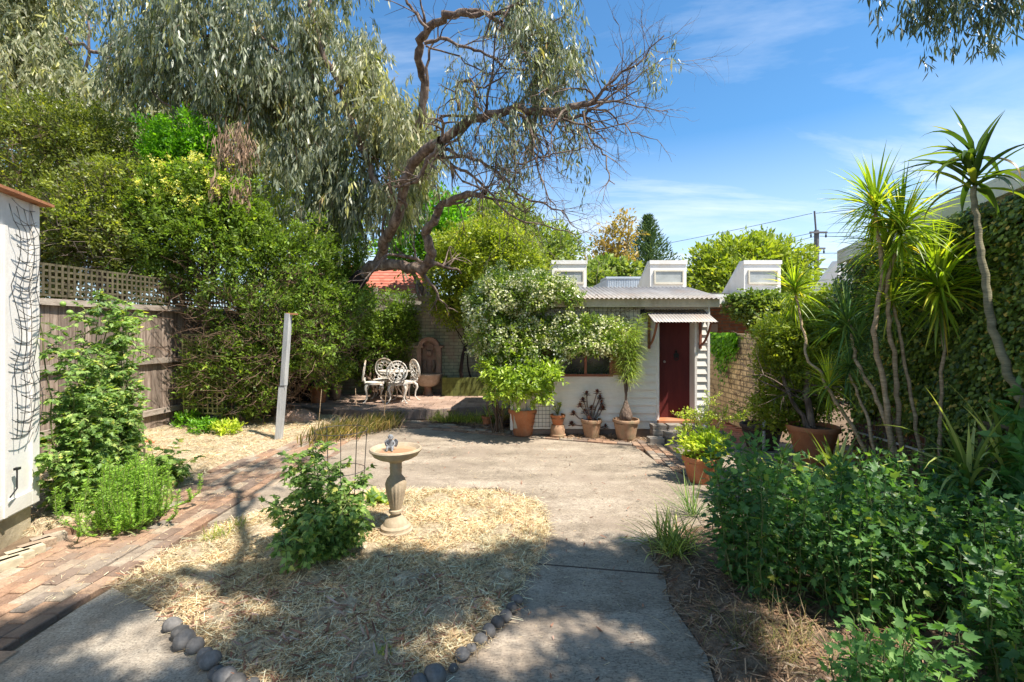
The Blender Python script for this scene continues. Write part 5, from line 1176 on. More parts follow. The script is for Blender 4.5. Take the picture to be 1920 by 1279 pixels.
for k in range(26):
    pts = [Vector((rn.uniform(.3, 1.9), 7.86, rn.uniform(1.85, 2.15)))]
    for i in range(8): pts.append(pts[-1]+Vector((rn.uniform(-.02, .09), 0, rn.gauss(0, .035))))
    m.tube(pts, .0045, 3)
m.build('stems', M['twig_brown'], t)

# ---- pots
def pot(t, c, R, H, mat, rim=.055, n=36, base=.68, wall=.02, grooves=True):
    c = Vector(c); pr = [(R*base*.92, 0), (R*base, .01)]
    for k in range(1, 9):
        f = k/9; pr.append((R*(base+(.93-base)*f)*(1+(.012 if grooves and k in (3, 7) else 0)), .01+(H-rim-.01)*f))
    pr += [(R*.93, H-rim), (R*1.0, H-rim+.004), (R*1.02, H-rim*.5), (R*1.0, H-.006), (R*.985, H), (R*.93, H), (R*.91, H-.02), (R*.89, H-.09)]
    MB().lathe(pr[:-1]+[(R*.89, H-.06)], c, n).build('pot', mat, t, smooth=True)
    MB().blob((c.x, c.y, c.z+H-.055), (R*.905, R*.905, .018), 20, 8, .15).build('soil', M['pot_soil'], t, smooth='all')
# big citrus
P0 = G(981, 820, 0)+Vector((0, .19, 0)); t = thing('potted_tree', 'large terracotta pot with a round lime-green bush in front of the jasmine', 'potted plant', P0)
pot(t, P0, .245, .44, M['terra'], .07)
m = MB(); p = wob([P0+Vector((0, 0, .38)), P0+Vector((.03, -.02, .55)), P0+Vector((-.02, 0, .72)), P0+Vector((0, 0, .95))], 4, .008, 3); m.tube(p, lerpr(.024, .015, len(p)), 8)
rn = random.Random(4)
for k in range(12): grow(m, p[rn.randint(6, len(p)-1)], (rn.gauss(0, 1), rn.gauss(0, 1), .8), .5, .011, 1, rn, 0, .3, 4)
m.build('trunk', M['twig'], t, smooth='all')
foliage('crown', [B(960, 690, 7.6, 52, 36, .4), B(1000, 705, 7.5, 40, 26, .3), B(925, 685, 7.6, 22, 20, .22), B(1030, 700, 7.5, 18, 16, .2), B(970, 728, 7.6, 42, 24, .32), B(955, 655, 7.6, 32, 16, .25), B(1010, 735, 7.5, 18, 16, .2), B(935, 725, 7.5, 22, 22, .2)], 720, 10, .06, .075, .03, M['citrus'], t, 'leaf', .1, .7, .3)
# small stacked pots
P0 = G(1047, 822, 0)+Vector((0, .1, 0)); t = thing('potted_succulent', 'small terracotta pot of yellow-green succulents set on an upturned pot', 'potted plant', P0)
MB().lathe([(.125, 0), (.13, .05), (.115, .055), (.12, .12), (.105, .20), (.10, .205)], P0, 28).build('upturned_pot', M['terra_old'], t, smooth=True)
pot(t, P0+Vector((0, 0, .207)), .122, .165, M['terra'], .04)
q = P0+Vector((0, 0, .36)); m = MB()
S0 = []; rn = random.Random(8)
for k in range(9):
    e = q+Vector((rn.gauss(0, .05), rn.gauss(0, .04), rn.uniform(.06, .2))); m.tube([q, q.lerp(e, .6)+Vector((0, 0, .02)), e], .006, 5)
    for i in range(9): S0.append((e, rn.uniform(0, 6.28), rn.uniform(-.2, 1.2), rn.uniform(.04, .07), .016, .3))
m.build('stems', M['stem_green'], t); strips('leaves', S0, M['lime'], t, 3)
# aeonium
P0 = G(1112, 824, 0)+Vector((0, .16, 0)); t = thing('potted_succulent', 'purple-black branching succulent in an old mossy clay pot', 'potted plant', P0)
pot(t, P0, .17, .30, M['terra_old'], .055)
m = MB(); S0 = []; q = P0+Vector((0, 0, .25)); rn = random.Random(12)
tips = [(1100, 738), (1125, 745), (1088, 760), (1110, 765), (1130, 765), (1135, 800), (1120, 735), (1075, 775), (1093, 750), (1104, 785), (1116, 790), (1072, 795), (1128, 755), (1096, 772)]
for u, v in tips:
    e = A(u, v, P0.y+rn.uniform(-.1, .1)); mid = q.lerp(e, .5)+Vector((rn.gauss(0, .03), rn.gauss(0, .03), -.04))
    m.tube(wob([q+Vector((rn.gauss(0, .03), rn.gauss(0, .03), 0)), mid, e], 3, .004, int(u)), lerpr(.013, .008, 7), 5)
    S0 = []
    for ring_ in range(5):
        for i in range(8): S0.append((e+Vector((0, 0, -.02+ring_*.008)), i*PI/4+ring_*.4+rn.gauss(0, .15), -.15+ring_*.42, (.085-.012*ring_)*rn.uniform(.8, 1.15), .034, -.35))
    strips('rosette', S0, M['aeon'], t, 3)
m.build('stems', M['twig'], t)
# ponytail / cycad
P0 = G(1179, 829, 0)+Vector((0, .19, 0)); t = thing('potted_palm', 'feathery palm with a swollen bulb base in a pale clay pot by the door', 'potted plant', P0)
pot(t, P0, .21, .33, M['terra_old'], .05)
q = P0+Vector((0, 0, .29)); MB().lathe([(.07, 0), (.10, .05), (.105, .10), (.085, .17), (.05, .24), (.035, .30), (.02, .34)], q, 20, 0).build('bulb', M['bark'], t, smooth=True)
m = MB(); S0 = []; rn = random.Random(14)
for k in range(15):
    az = rn.uniform(0, 6.28); sp = rn.uniform(.02, .24); H = rn.uniform(.85, 1.42); e = q+Vector((math.cos(az)*sp, math.sin(az)*sp, .25+H)); mid = q+Vector((math.cos(az)*sp*.35, math.sin(az)*sp*.35, .25+H*.5))
    p = wob([q+Vector((0, 0, .26)), mid, e], 8, .003, k); m.tube(p, lerpr(.009, .003, len(p)), 4)
    for i in range(6, len(p)):
        for s in range(10):
            S0.append((p[i]+Vector((0, 0, rn.uniform(-.04, .04))), az+rn.uniform(-1.9, 1.9), rn.uniform(-.1, .8), rn.uniform(.18, .34), .0075, rn.uniform(.9, 1.9)))
m.build('stems', M['twig'], t); strips('fronds', S0, M['palm'], t, 5)
# jade
P0 = G(1318, 874, 0); t = thing('potted_tree', 'terracotta pot with a small branching jade bush beside the doorstep', 'potted plant', P0)
pot(t, P0, .17, .30, M['terra'], .05)
m = MB(); nd = []; rn = random.Random(23); q = P0+Vector((.02, 0, .26))
for d in ((-.5, 0, 1), (-.1, .1, 1), (.35, 0, 1), (-.9, -.1, .9), (.1, -.3, .9)): grow(m, q, d, .40, .017, 2, rn, -.05, .25, 6, nd, (3, 4))
m.build('stems', M['cane'], t, smooth='all'); nd = np.array([tuple(x) for x in nd]); nd = nd[rng.choice(len(nd), min(len(nd), 420), replace=False)]; n = len(nd)*9
P = np.repeat(nd, 9, 0)+rng.normal(size=(n, 3))*.018
leaves('leaves', P, rng.normal(size=(n, 3))+np.array([0, 0, .5]), rng.normal(size=(n, 3))+np.array([0, 0, 1]), .026, .014, M['lime'], t, 'quad')
# yellow-green pot in front
P0 = G(1322, 908, 0)+Vector((0, .1, 0)); t = thing('potted_shrub', 'orange pot of bright yellow-green leaves in front of the jade bush', 'potted plant', P0)
pot(t, P0, .215, .30, M['terra'], .06)
foliage('leaves', [(P0.x, P0.y, .40, .22, .2, .13), (P0.x+.1, P0.y, .46, .16, .15, .1)], 130, 9, .05, .06, .025, M['lime'], t, 'leaf', .6, .5, .1)
m = MB(); rn = random.Random(3)
for k in range(7): grow(m, P0+Vector((0, 0, .26)), (rn.gauss(0, .6), rn.gauss(0, .6), 1), .2, .008, 1, rn, 0, .3, 4)
m.build('stems', M['stem_green'], t)
# big orange pot with big bush; dark pot
P0 = Vector((3.98, 6.35, 0)); t = thing('potted_tree', 'very large orange pot holding a tall yellow-green bush by the ivy wall', 'potted plant', P0)
pot(t, P0, .31, .50, M['terra'], .07, n=44, base=.6)
m = MB(); p = wob([P0+Vector((0, 0, .42)), P0+Vector((-.02, .05, .8)), P0+Vector((.0, .1, 1.2))], 4, .01, 2); m.tube(p, lerpr(.05, .035, len(p)), 9)
p2 = wob([P0+Vector((-.03, 0, .45)), P0+Vector((-.2, .1, .8)), P0+Vector((-.3, .2, 1.2))], 4, .01, 5); m.tube(p2, lerpr(.035, .02, len(p2)), 8)
rn = random.Random(31)
for k in range(14): grow(m, p[rn.randint(4, 8)], (rn.gauss(0, 1), rn.gauss(.3, 1), .6), .7, .016, 2, rn, 0, .3, 4)
m.build('trunk', M['bark'], t, smooth='all')
foliage('crown', [B(1490, 660, 6.8, 60, 72, .5), B(1465, 640, 7.2, 36, 50, .4), B(1530, 610, 7.0, 60, 45, .5), B(1500, 740, 6.8, 50, 45, .4), B(1560, 570, 7.0, 45, 25, .4), B(1460, 690, 7.1, 30, 40, .3), B(1540, 690, 7.0, 60, 50, .5), B(1465, 770, 6.8, 45, 30, .3), B(1455, 640, 6.9, 34, 40, .3)], 5200, 11, .07, .052, .026, M['yellowish'], t, 'quad', .5, .4, .15)
P0 = Vector((3.72, 7.15, 0)); t = thing('potted_shrub', 'dark brown pot of twiggy growth left of the large orange pot', 'potted plant', P0)
pot(t, P0, .30, .36, M['pot_dark'], .05)
m = MB(); nd = []; rn = random.Random(6)
for k in range(9): grow(m, P0+Vector((rn.gauss(0, .06), rn.gauss(0, .06), .3)), (rn.gauss(0, .5), rn.gauss(0, .5), 1), .35, .008, 2, rn, 0, .35, 4, nd)
m.build('stems', M['twig_brown'], t)
nd = np.array([tuple(x) for x in nd]); leaves('leaves', nd, rng.normal(size=nd.shape), rng.normal(size=nd.shape)+[0, 0, 1], .045, .022, M['lilly'], t)
# small pots left of the citrus, behind
P0 = A(913, 765, 8.9); P0.z = 0; t = thing('potted_plant', 'small orange pot with spiky leaves in shade left of the citrus', 'potted plant', P0)
pot(t, P0, .10, .17, M['terra'], .03, n=20)
S0 = [(P0+Vector((0, 0, .15)), rn.uniform(0, 6.28), rn.uniform(.2, 1.4), rn.uniform(.2, .4), .022, rn.uniform(.5, 1.5)) for k in range(26)]; strips('leaves', S0, M['lirio'], t, 5)
P0 = A(945, 770, 8.7); P0.z = 0; t = thing('potted_bromeliad', 'strappy yellowish bromeliad in a low dull bowl beside the small orange pot', 'potted plant', P0)
pot(t, P0, .13, .14, M['pot_dark'], .03, n=20)
S0 = [(P0+Vector((0, 0, .12)), rn.uniform(0, 6.28), rn.uniform(.2, 1.3), rn.uniform(.25, .45), .035, rn.uniform(.4, 1.4)) for k in range(30)]; strips('leaves', S0, M['strap'], t, 5)
a = G(935, 806, 0); o = MB().lathe([(.055, 0), (.05, .1), (.055, .2), (.065, .205), (.065, .225), (.001, .225)], (0, 0, 0), 14).build('log_stump', M['log'], smooth=True); o.location = a; tag(o, 'short upright wooden log stub left of the citrus pot', 'log')
# pale arch-topped slab leaning on wall
x0 = (963-960)/F*7.95; m = MB(); P = [(x0, .14), (x0+.20, .14)]
P += [(x0+.10+.10*math.cos(k*PI/10), .66+.08*math.sin(k*PI/10)) for k in range(11)]
vs = [(x, 7.90, z) for x, z in P]+[(x, 7.93, z) for x, z in P]; n = len(P)
m.add(vs, [list(range(n)), list(range(n, 2*n))[::-1]]+[(i, i+n, (i+1) % n+n, (i+1) % n) for i in range(n)]); tag(m.build('arched_panel', M['slab']), 'pale panel with a rounded top leaning on the outbuilding behind the citrus', 'panel')
# dirt mound + orange pot under the bush
a = G(560, 795, 0); o = MB().blob((0, 0, 0), (.42, .30, .24), 22, 14, .16, seed=5).build('boulder', M['dirt_rock'], smooth='all'); o.location = (a.x-.1, a.y+.15, .03); tag(o, 'pinkish earth-crusted boulder at the foot of the gum trunk', 'boulder')
P0 = A(597, 745, 10.6); P0.z = pz; t = thing('terracotta_pot', 'orange terracotta pot standing on the patio edge beside the dark trunk', 'pot', P0); pot(t, P0, .2, .38, M['terra'], .05)
P0 = A(628, 745, 11.2); P0.z = pz; t = thing('terracotta_pot', 'smaller brown terracotta pot behind the orange one on the patio', 'pot', P0); pot(t, P0, .16, .3, M['terra_old'], .05)

# ---- birdbath
P0 = G(739, 1004, .03); P0.z = .03; P0.y += .06
t = thing('birdbath', 'pale sandstone birdbath on a fluted pedestal in the straw bed', 'birdbath', P0)
sq = .123*0+1.0
MB().lathe([(.135, 0), (.142, .01), (.142, .03), (.128, .036), (.124, .045), (.126, .06), (.112, .072), (.104, .076), (.10, .09), (.085, .115), (.06, .135), (.045, .15)], P0, 40).build('base', M['bird'], t, smooth=True)
MB().lathe([(.045, .150), (.044, .165), (.058, .175), (.058, .195), (.046, .203), (.048, .21), (.062, .28), (.078, .36), (.084, .42), (.076, .46), (.055, .485), (.048, .50), (.05, .515), (.05, .545), (.053, .55), (.053, .556), (.049, .562), (.052, .60), (.075, .612), (.09, .62)], P0, 96, 16, .07, (.215, .45)).build('pedestal', M['bird'], t, smooth=True)
MB().lathe([(.09, .62), (.10, .628), (.15, .64), (.185, .66), (.198, .682), (.203, .69), (.216, .698), (.220, .71), (.214, .722), (.203, .724), (.193, .717), (.184, .70), (.15, .68), (.001, .672)], P0, 56).build('bowl', M['bird'], t, smooth=True)
MB().poly([P0+Vector((.176*math.cos(a*PI/20), .176*math.sin(a*PI/20), .694)) for a in range(40)]).build('water', M['water'], t)
# cherub statue: seated winged child
C0 = P0+Vector((-.05, .03, .695)); t = thing('cherub_statue', 'small grey seated cherub statue perched on the birdbath rim', 'statue', C0)
def skin(name, V, E, R, mat, parent, lv=2):
    me = bpy.data.meshes.new(name); off = rootloc(parent); me.from_pydata([tuple(Vector(v)-off) for v in V], E, []); me.materials.append(mat)
    o = bpy.data.objects.new(name, me); COL.objects.link(o); o.parent = parent
    md = o.modifiers.new('s', 'SKIN'); 
    for i, r_ in enumerate(R): me.skin_vertices[0].data[i].radius = (r_, r_)
    me.skin_vertices[0].data[0].use_root = True; md.use_smooth_shade = True
    sb = o.modifiers.new('u', 'SUBSURF'); sb.levels = lv; sb.render_levels = lv; return o
V = [(0, 0, .025), (0, 0, .05), (0, -.004, .075), (0, -.006, .088), (0, -.010, .104), (-.022, -.004, .076), (-.034, -.012, .055), (-.024, -.03, .044), (-.010, -.036, .046), (.022, -.004, .076), (.036, -.010, .054), (.028, -.028, .040), (.016, -.038, .036),
     (-.016, -.012, .022), (-.022, -.042, .034), (-.020, -.050, .008), (-.021, -.062, .004), (.016, -.012, .022), (.024, -.040, .036), (.024, -.050, .010), (.026, -.062, .004)]
E = [(0, 1), (1, 2), (2, 3), (3, 4), (2, 5), (5, 6), (6, 7), (7, 8), (2, 9), (9, 10), (10, 11), (11, 12), (0, 13), (13, 14), (14, 15), (15, 16), (0, 17), (17, 18), (18, 19), (19, 20)]
R = [.022, .020, .017, .009, .012, .010, .008, .006, .005, .010, .008, .006, .005, .015, .012, .008, .006, .015, .012, .008, .006]
me0 = bpy.data.meshes.new
o_ = None
try:
    o_ = bpy.data.objects.new('body', bpy.data.meshes.new('body'))
    me = o_.data; off = Vector(C0); me.from_pydata([Vector(v) for v in V], E, []); me.materials.append(M['pewter']); COL.objects.link(o_); o_.parent = t
    md = o_.modifiers.new('s', 'SKIN')
    if not me.skin_vertices: me.attributes
    for i, r_ in enumerate(R): me.skin_vertices[0].data[i].radius = (r_, r_)
    me.skin_vertices[0].data[0].use_root = True; md.use_smooth_shade = True
    sb = o_.modifiers.new('u', 'SUBSURF'); sb.levels = 2; sb.render_levels = 2
except Exception as ex: print('skin fail', ex)
H = C0+Vector((0, -.011, .108)); m = MB().blob(H, (.0195, .021, .022), 18, 12, 0).blob(H+Vector((0, -.0215, -.002)), (.003, .004, .004), 8, 6).blob(H+Vector((-.008, -.017, -.007)), (.006, .006, .006), 8, 6).blob(H+Vector((.008, -.017, -.007)), (.006, .006, .006), 8, 6).blob(H+Vector((-.0195, 0, -.001)), (.003, .004, .006), 8, 6).blob(H+Vector((.0195, 0, -.001)), (.003, .004, .006), 8, 6)
for s in (-1, 1): m.blob(H+Vector((s*.0075, -.0185, .003)), (.0028, .0025, .002), 8, 6)
m.tube([H+Vector((-.004, -.0205, -.0095)), H+Vector((0, -.0215, -.0105)), H+Vector((.004, -.0205, -.0095))], .0013, 5); m.build('head', M['pewter'], t, smooth='all')
m = MB(); rn = random.Random(1)
for k in range(60):
    a, b_ = rn.uniform(0, 6.28), rn.uniform(-.1, 1); d = Vector((math.cos(a)*math.cos(b_*1.5), math.sin(a)*math.cos(b_*1.5), math.sin(b_*1.5)))
    if d.y < -.55 and d.z < .5: continue
    m.blob(H+Vector((d.x*.0205, d.y*.0215+.001, d.z*.0235)), (.0055,)*3, 7, 5)
m.build('hair', M['pewter'], t, smooth='all')
for s in (-1, 1):
    m = MB(); n = 12; P = []
    for k in range(n): a = 2*PI*k/n; P.append(Vector((s*(.035+.024*math.cos(a)+.006*math.sin(a)), .022-.010*math.cos(a), .055+.034*math.sin(a)+.006*math.cos(3*a))))
    m.add([C0+p for p in P]+[C0+p+Vector((0, .006, 0)) for p in P], [list(range(n)), list(range(n, 2*n))[::-1]]+[(i, i+n, (i+1) % n+n, (i+1) % n) for i in range(n)])
    for k in range(4): m.tube([C0+Vector((s*.014, .018, .06-.004*k)), C0+Vector((s*(.05-.004*k), .010, .075-.016*k))], [.004, .002], 5)
    m.build('wing', M['pewter'], t, smooth=True)

# ---- tomatoes etc
def tomato(name, label, base, stems, nleaf, L, mat='tomato', cage=None, seed=1, spread=.13):
    t = thing(name, label, 'tomato plant', base); m = MB(); rn = random.Random(seed); P, D, N = [], [], []
    for st in stems:
        p = wob([Vector(q) for q in st], 5, .012, rn.randint(0, 99)); m.tube(p, lerpr(.010, .004, len(p)), 5)
        for i in range(1, len(p)):
            for k in range(nleaf):
                az = rn.uniform(0, 2*PI); d = Vector((math.cos(az), math.sin(az), rn.uniform(-.4, 1.0))); ln = spread*rn.uniform(.6, 1.5); e = p[i]+d*ln; sag = Vector((0, 0, -ln*.25))
                m.tube([p[i], p[i]+d*ln*.5, e+sag], .003, 3, caps=False); side = d.cross(Vector((0, 0, 1))).normalized()
                for f, w in ((1, 0), (.95, 1), (.95, -1), (.7, 1), (.7, -1), (.45, 1), (.45, -1)):
                    q = p[i].lerp(e+sag*f, f); dd = d*.7+side*w*1.1+Vector((rn.gauss(0, .3), rn.gauss(0, .3), -.6+rn.gauss(0, .4))); P.append(q); D.append(dd); N.append((rn.gauss(0, .5), rn.gauss(-.3, .5), 1))
    P = np.array([tuple(x) for x in P]); n = len(P); s = rng.uniform(.6, 1.2, n)
    m.build('stems', M['stem_green'], t); leaves('leaves', P, np.array([tuple(x) for x in D]), np.array(N), L*s, L*.62*s, M[mat], t, 'lobe'); return t
b0 = G(600, 1045, .03)
st = []
for (dx, dy, h, ex, ey) in ((0, 0, .80, -.08, .05), (.05, 0, .66, .02, 0), (-.05, .05, .70, -.14, 0), (.1, 0, .45, .12, -.05), (-.1, 0, .4, -.2, -.05), (0, -.05, .4, .08, -.2), (0, -.1, .28, -.1, -.25), (.1, 0, .32, .2, .0), (-.05, .05, .5, -.1, .2), (.08, .05, .5, .12, .15)):
    a = b0+Vector((dx, dy, 0)); st.append((a, a+Vector((ex*.4, ey*.4, h*.55)), a+Vector((ex, ey, h))))
t = tomato('tomato_plant', 'tall green tomato plant in a wire cage left of the birdbath', b0, st, 7, .05, seed=2, spread=.10)
m = MB(); cx, cy = b0.x+.12, b0.y+.12
for k in range(5):
    a = 2*PI*k/5; m.bar((cx+.14*math.cos(a), cy+.14*math.sin(a), 0), (cx+.2*math.cos(a), cy+.2*math.sin(a), .98), .005)
for z, r_ in ((.35, .16), (.66, .18), (.97, .2)): m.ring((cx, cy, z), r_, .0028, 24, 4, Matrix.Rotation(PI/2, 3, 'X'))
tag(m.build('tomato_cage', M['wire']), 'round wire plant cage standing over the tomato by the birdbath', 'plant cage')
b1 = Vector((-4.05, 4.95, .03)); st = []; rn = random.Random(17)
for k in range(44):
    dy = rn.uniform(-.45, .7); a = Vector((-4.16-max(0, dy+.1)*.45+rn.uniform(-.22, .14), b1.y+dy, .03)); h = rn.uniform(.55, 1.15)+(.65 if k % 3 == 0 else 0)*(1 if a.x < -4.2 else .1)
    e = Vector((rn.gauss(-.06, .12), rn.gauss(0, .16), h)); 
    st.append((a, a+Vector((e.x*.3, e.y*.3, h*.5)), a+e))
for k in range(7):
    a = Vector((-4.5+rn.gauss(0, .08), 5.0+rn.uniform(0, .6), .4)); st.append((a, a+Vector((-.1, .1, .8)), a+Vector((rn.uniform(-.15, .05), .2, 1.55+rn.uniform(-.2, .25)))))
t = tomato('tomato_plant', 'large sprawling tomato vine against the white shed wall', b1, st, 7, .055, seed=5, spread=.11)
m = MB(); p = A(82, 833, 4.6); m.blob(p, (.028, .028, .025), 14, 9).build('ripe_tomato', M['red'], t, smooth='all')
m = MB(); m.blob(A(131, 586, 5.0), (.03, .03, .028), 14, 9).blob(A(118, 570, 5.05), (.028, .028, .028), 14, 9).build('green_tomatoes', M['greenfruit'], t, smooth='all')
b2 = G(308, 905, .05); tomato('tomato_plant', 'small pale-leaved tomato seedling on the straw beside the rosemary', b2, [(b2, b2+Vector((0, 0, .15)), b2+Vector((.05, 0, .3))), (b2, b2+Vector((-.08, 0, .12)), b2+Vector((-.15, .05, .22))), (b2, b2+Vector((.08, 0, .12)), b2+Vector((.2, .02, .2)))], 3, .075, seed=9)
b3 = G(255, 838, .05)
t = thing('terracotta_bird', 'orange terracotta garden ornament with two outstretched wings on the straw', 'ornament', b3)
m = MB()
for s in (-1, 1):
    a = [Vector((0, 0, .04)), Vector((s*.07, 0, .085)), Vector((s*.15, .0, .09)), Vector((s*.25, .02, .05))]; w = [.03, .06, .055, .012]
    vs = []
    for q, ww in zip(a, w): vs += [b3+q+Vector((0, -ww, 0)), b3+q+Vector((0, ww, 0)), b3+q+Vector((0, ww, .018)), b3+q+Vector((0, -ww, .018))]
    fs = [(0, 3, 2, 1), (12, 13, 14, 15)]
    for i in range(3):
        for k in range(4): fs.append((i*4+k, i*4+(k+1) % 4, i*4+4+(k+1) % 4, i*4+4+k))
    m.add(vs, fs)
m.blob(b3+Vector((0, 0, .04)), (.03, .06, .03), 10, 8).build('body', M['terra'], t, smooth=True)
# rosemary
b4 = G(228, 990, .02); t = thing('rosemary_bush', 'bright green rosemary bush spilling onto the brick path', 'herb bush', b4); m = MB(); P, D = [], []; rn = random.Random(19)
for k in range(150):
    az = rn.uniform(0, 6.28); sp = min(.34, abs(rn.gauss(0, .17))); h = rn.uniform(.18, .64)*(1-.5*sp); a = b4+Vector((rn.gauss(0, .12), rn.gauss(0.1, .14), 0)); e = a+Vector((math.cos(az)*sp, math.sin(az)*sp*.9, h)); mid = a+Vector((math.cos(az)*sp*.9+rn.gauss(0, .03), math.sin(az)*sp*.8+rn.gauss(0, .03), h*.35))
    p = wob([a, mid, e], 9, .003, k); m.tube(p, lerpr(.005, .0025, len(p)), 3)
    for i in range(4, len(p)):
        for j in range(13): P.append(p[i]+(p[i-1]-p[i])*rn.random()); q = Vector((rn.gauss(0, 1), rn.gauss(0, 1), .6)); D.append(q)
P = np.array([tuple(x) for x in P]); leaves('leaves', P, np.array([tuple(x) for x in D]), rng.normal(size=P.shape), .032, .0062, M['rosemary'], t); m.build('stems', M['stem_green'], t)
# chard seedling
b5 = G(703, 948, .02); t = thing('chard_plant', 'small crinkled green chard seedling behind the birdbath', 'vegetable', b5)
S0 = [(b5+Vector((rn.gauss(0, .06), rn.gauss(0, .04), 0)), rn.uniform(0, 6.28), rn.uniform(.6, 1.4), rn.uniform(.12, .22), .065, rn.uniform(.6, 1.5)) for k in range(24)]; strips('leaves', S0, M['tomato'], t, 5, fold=.35)
# strap clump
t = thing('strap_plant', 'clump of dry yellowing strap leaves behind the wire cage', 'plant', G(640, 815)); S0 = []
for k in range(1100):
    f = rn.random(); q = Vector((-3.1+f*.95+rn.gauss(0, .10), 7.65+f*1.1+rn.gauss(0, .26), .02)); S0.append((q, rn.uniform(-1.8, 1.2), rn.uniform(.7, 1.5), rn.uniform(.18, .36), rn.uniform(.014, .026), rn.uniform(.2, 1.2)))
strips('leaves', S0, M['strap'], t, 5); m = MB()
for u, v0, v1 in ((597, 730, 800), (668, 728, 760), (720, 733, 780)): 
    a = A(u, v1, 8.3); m.tube([a, A(u+rn.uniform(-6, 6), v0, 8.3)], .006, 4)
m.build('dry_stalks', M['cane'], t)
def tuft(label, c, n, L, w=.006, mat='grass', sp=.05, name='grass_tuft', cat='grass', group=None, el=(.6, 1.5), dr=(.3, 1.2)):
    c = Vector(c); o = strips(name, [((rn.gauss(0, sp), rn.gauss(0, sp), 0), rn.uniform(0, 6.28), rn.uniform(*el), L*rn.uniform(.6, 1.3), w, rn.uniform(*dr)) for _ in range(n)], M[mat], None, 4); o.location = c; return tag(o, label, cat, group)
tuft('upper of two small grass tufts on the straw near the brick path', G(448, 990, .03), 60, .10, .005); tuft('lower left of two small grass tufts on the straw near the brick path', G(408, 1008, .03), 70, .11, .006)
tuft('dry grass knob at the right edge of the straw bed', G(992, 1000, .03), 260, .07, .004, 'straw', .07, el=(0, 1.5)); tuft('tiny green weed low in the straw bed foreground', G(718, 1228, .03), 60, .045, .006, 'grass', .03)
tuft('variegated strappy clump arching over the concrete path edge', G(1262, 1035, .02), 150, .34, .013, 'lirio', .06, 'spider_plant', 'plant', None, (.4, 1.4), (.6, 1.8))
tuft('dark spiky fan just behind the strappy clump', G(1300, 965, .02), 60, .42, .008, 'drac_d', .03, 'spiky_plant', 'plant', None, (.2, 1.2), (.1, .6))
tuft('wispy dry grass tuft under the right shrubs', G(1440, 1200, .02), 260, .20, .004, 'strap', .14, 'grass_tuft', 'grass', None, (.3, 1.3), (.5, 1.6))
P = []
strips_ = []
for k in range(900):
    f = rn.random(); strips_.append(((-1.55+f*1.35+rn.gauss(0, .05), 9.25-f*.2+rn.gauss(0, .10), .02), rn.uniform(0, 6.28), rn.uniform(.5, 1.5), rn.uniform(.10, .24)*(1.25 if (f*7) % 1 > .4 else .6), .009, rn.uniform(.5, 1.6)))
tag(strips('grass', strips_, M['grass'], None, 4), 'row of green grass and weeds along the patio step', 'grass', kind='stuff')
rn2 = random.Random(4)
for i, (u, v) in enumerate(((350, 800), (385, 812), (425, 815))):
    c = G(u, v, .04); t = thing('weed', ['bright weedy seedling left of three by the lattice foot', 'middle bright weedy seedling below the big shrub', 'yellow-green low seedling nearest the grey post'][i], 'weed', c, 'bright seedlings on the straw below the shrub')
    foliage('leaves', [(c.x, c.y, c.z+.10, .20, .15, .12-.03*i)], 75, 9, .05, .055, .024, M['bright' if i < 2 else 'lime'], t, 'leaf', .7, .6, .1); MB().tube([c, c+Vector((0, 0, .15))], .006, 4).build('stem', M['stem_green'], t)

# ---- hibiscus hedge on the right
def hib(label, c, n, R, H, mat='hib', L=.06, seed=1, lean=(0, 0), group='lobed-leaf shrubs along the right side'):
    rn = random.Random(seed); c = Vector(c); t = thing('hibiscus_shrub', label, 'shrub', c, group); m = MB(); P, D, N = [], [], []
    for k in range(n):
        az = rn.uniform(0, 6.28); r0 = math.sqrt(rn.random()); a = c+Vector((math.cos(az)*r0*R[0]*.75, math.sin(az)*r0*R[1]*.75, 0)); h = H*rn.uniform(.55, 1.08)*(1-.22*r0)
        e = a+Vector((math.cos(az)*R[0]*.3*r0+lean[0]*h+rn.gauss(0, .03), math.sin(az)*R[1]*.3*r0+lean[1]*h, h)); p = wob([a, a.lerp(e, .5)+Vector((rn.gauss(0, .02), rn.gauss(0, .02), 0)), e], 5, .006, k); m.tube(p, lerpr(.005, .002, len(p)), 4)
        tot = int(h/.026)
        for j in range(tot):
            f = (j+.5)/tot; f = .03+.97*f; q = p[int(f*(len(p)-1))].lerp(p[min(len(p)-1, int(f*(len(p)-1))+1)], (f*(len(p)-1)) % 1); aa = j*2.4+rn.gauss(0, .3); top = max(0, (f-.85)/.15)
            for kk in range(2 if f > .3 else 1):
                d = Vector((math.cos(aa+kk*2.8), math.sin(aa+kk*2.8), .25+1.1*top)); P.append(q+d*rn.uniform(.01, .05)); D.append(d+Vector((0, 0, rn.gauss(-.35, .4)*(1-top)))); N.append((d.x*.6+rn.gauss(0, .45), d.y*.6+rn.gauss(0, .45), .8)); 
    P = np.array([tuple(x) for x in P]); s = rng.uniform(.55, 1.2, len(P)); m.build('stems', M['stem_green'], t)
    leaves('leaves', P, np.array([tuple(x) for x in D]), np.array(N), L*s, L*.62*s, M[mat], t, 'lobe')
hib('tall dark lobed-leaf shrub at the left end of the hedge, beside the path', (1.72, 3.3, 0), 62, (.40, .38), 1.02, seed=1)
hib('dark lobed-leaf shrub second along the hedge, behind the gap', (2.35, 3.75, 0), 46, (.40, .35), .78, seed=2)
hib('dark lobed-leaf shrub at the back middle of the hedge below the spiky canes', (3.0, 3.8, 0), 50, (.42, .35), .78, seed=3)
hib('dark lobed-leaf shrub at the back right of the hedge', (3.65, 3.7, 0), 50, (.42, .35), .78, seed=4)
hib('large dark lobed-leaf shrub in the middle of the hedge front', (2.22, 2.95, 0), 66, (.42, .34), .86, seed=5, L=.058)
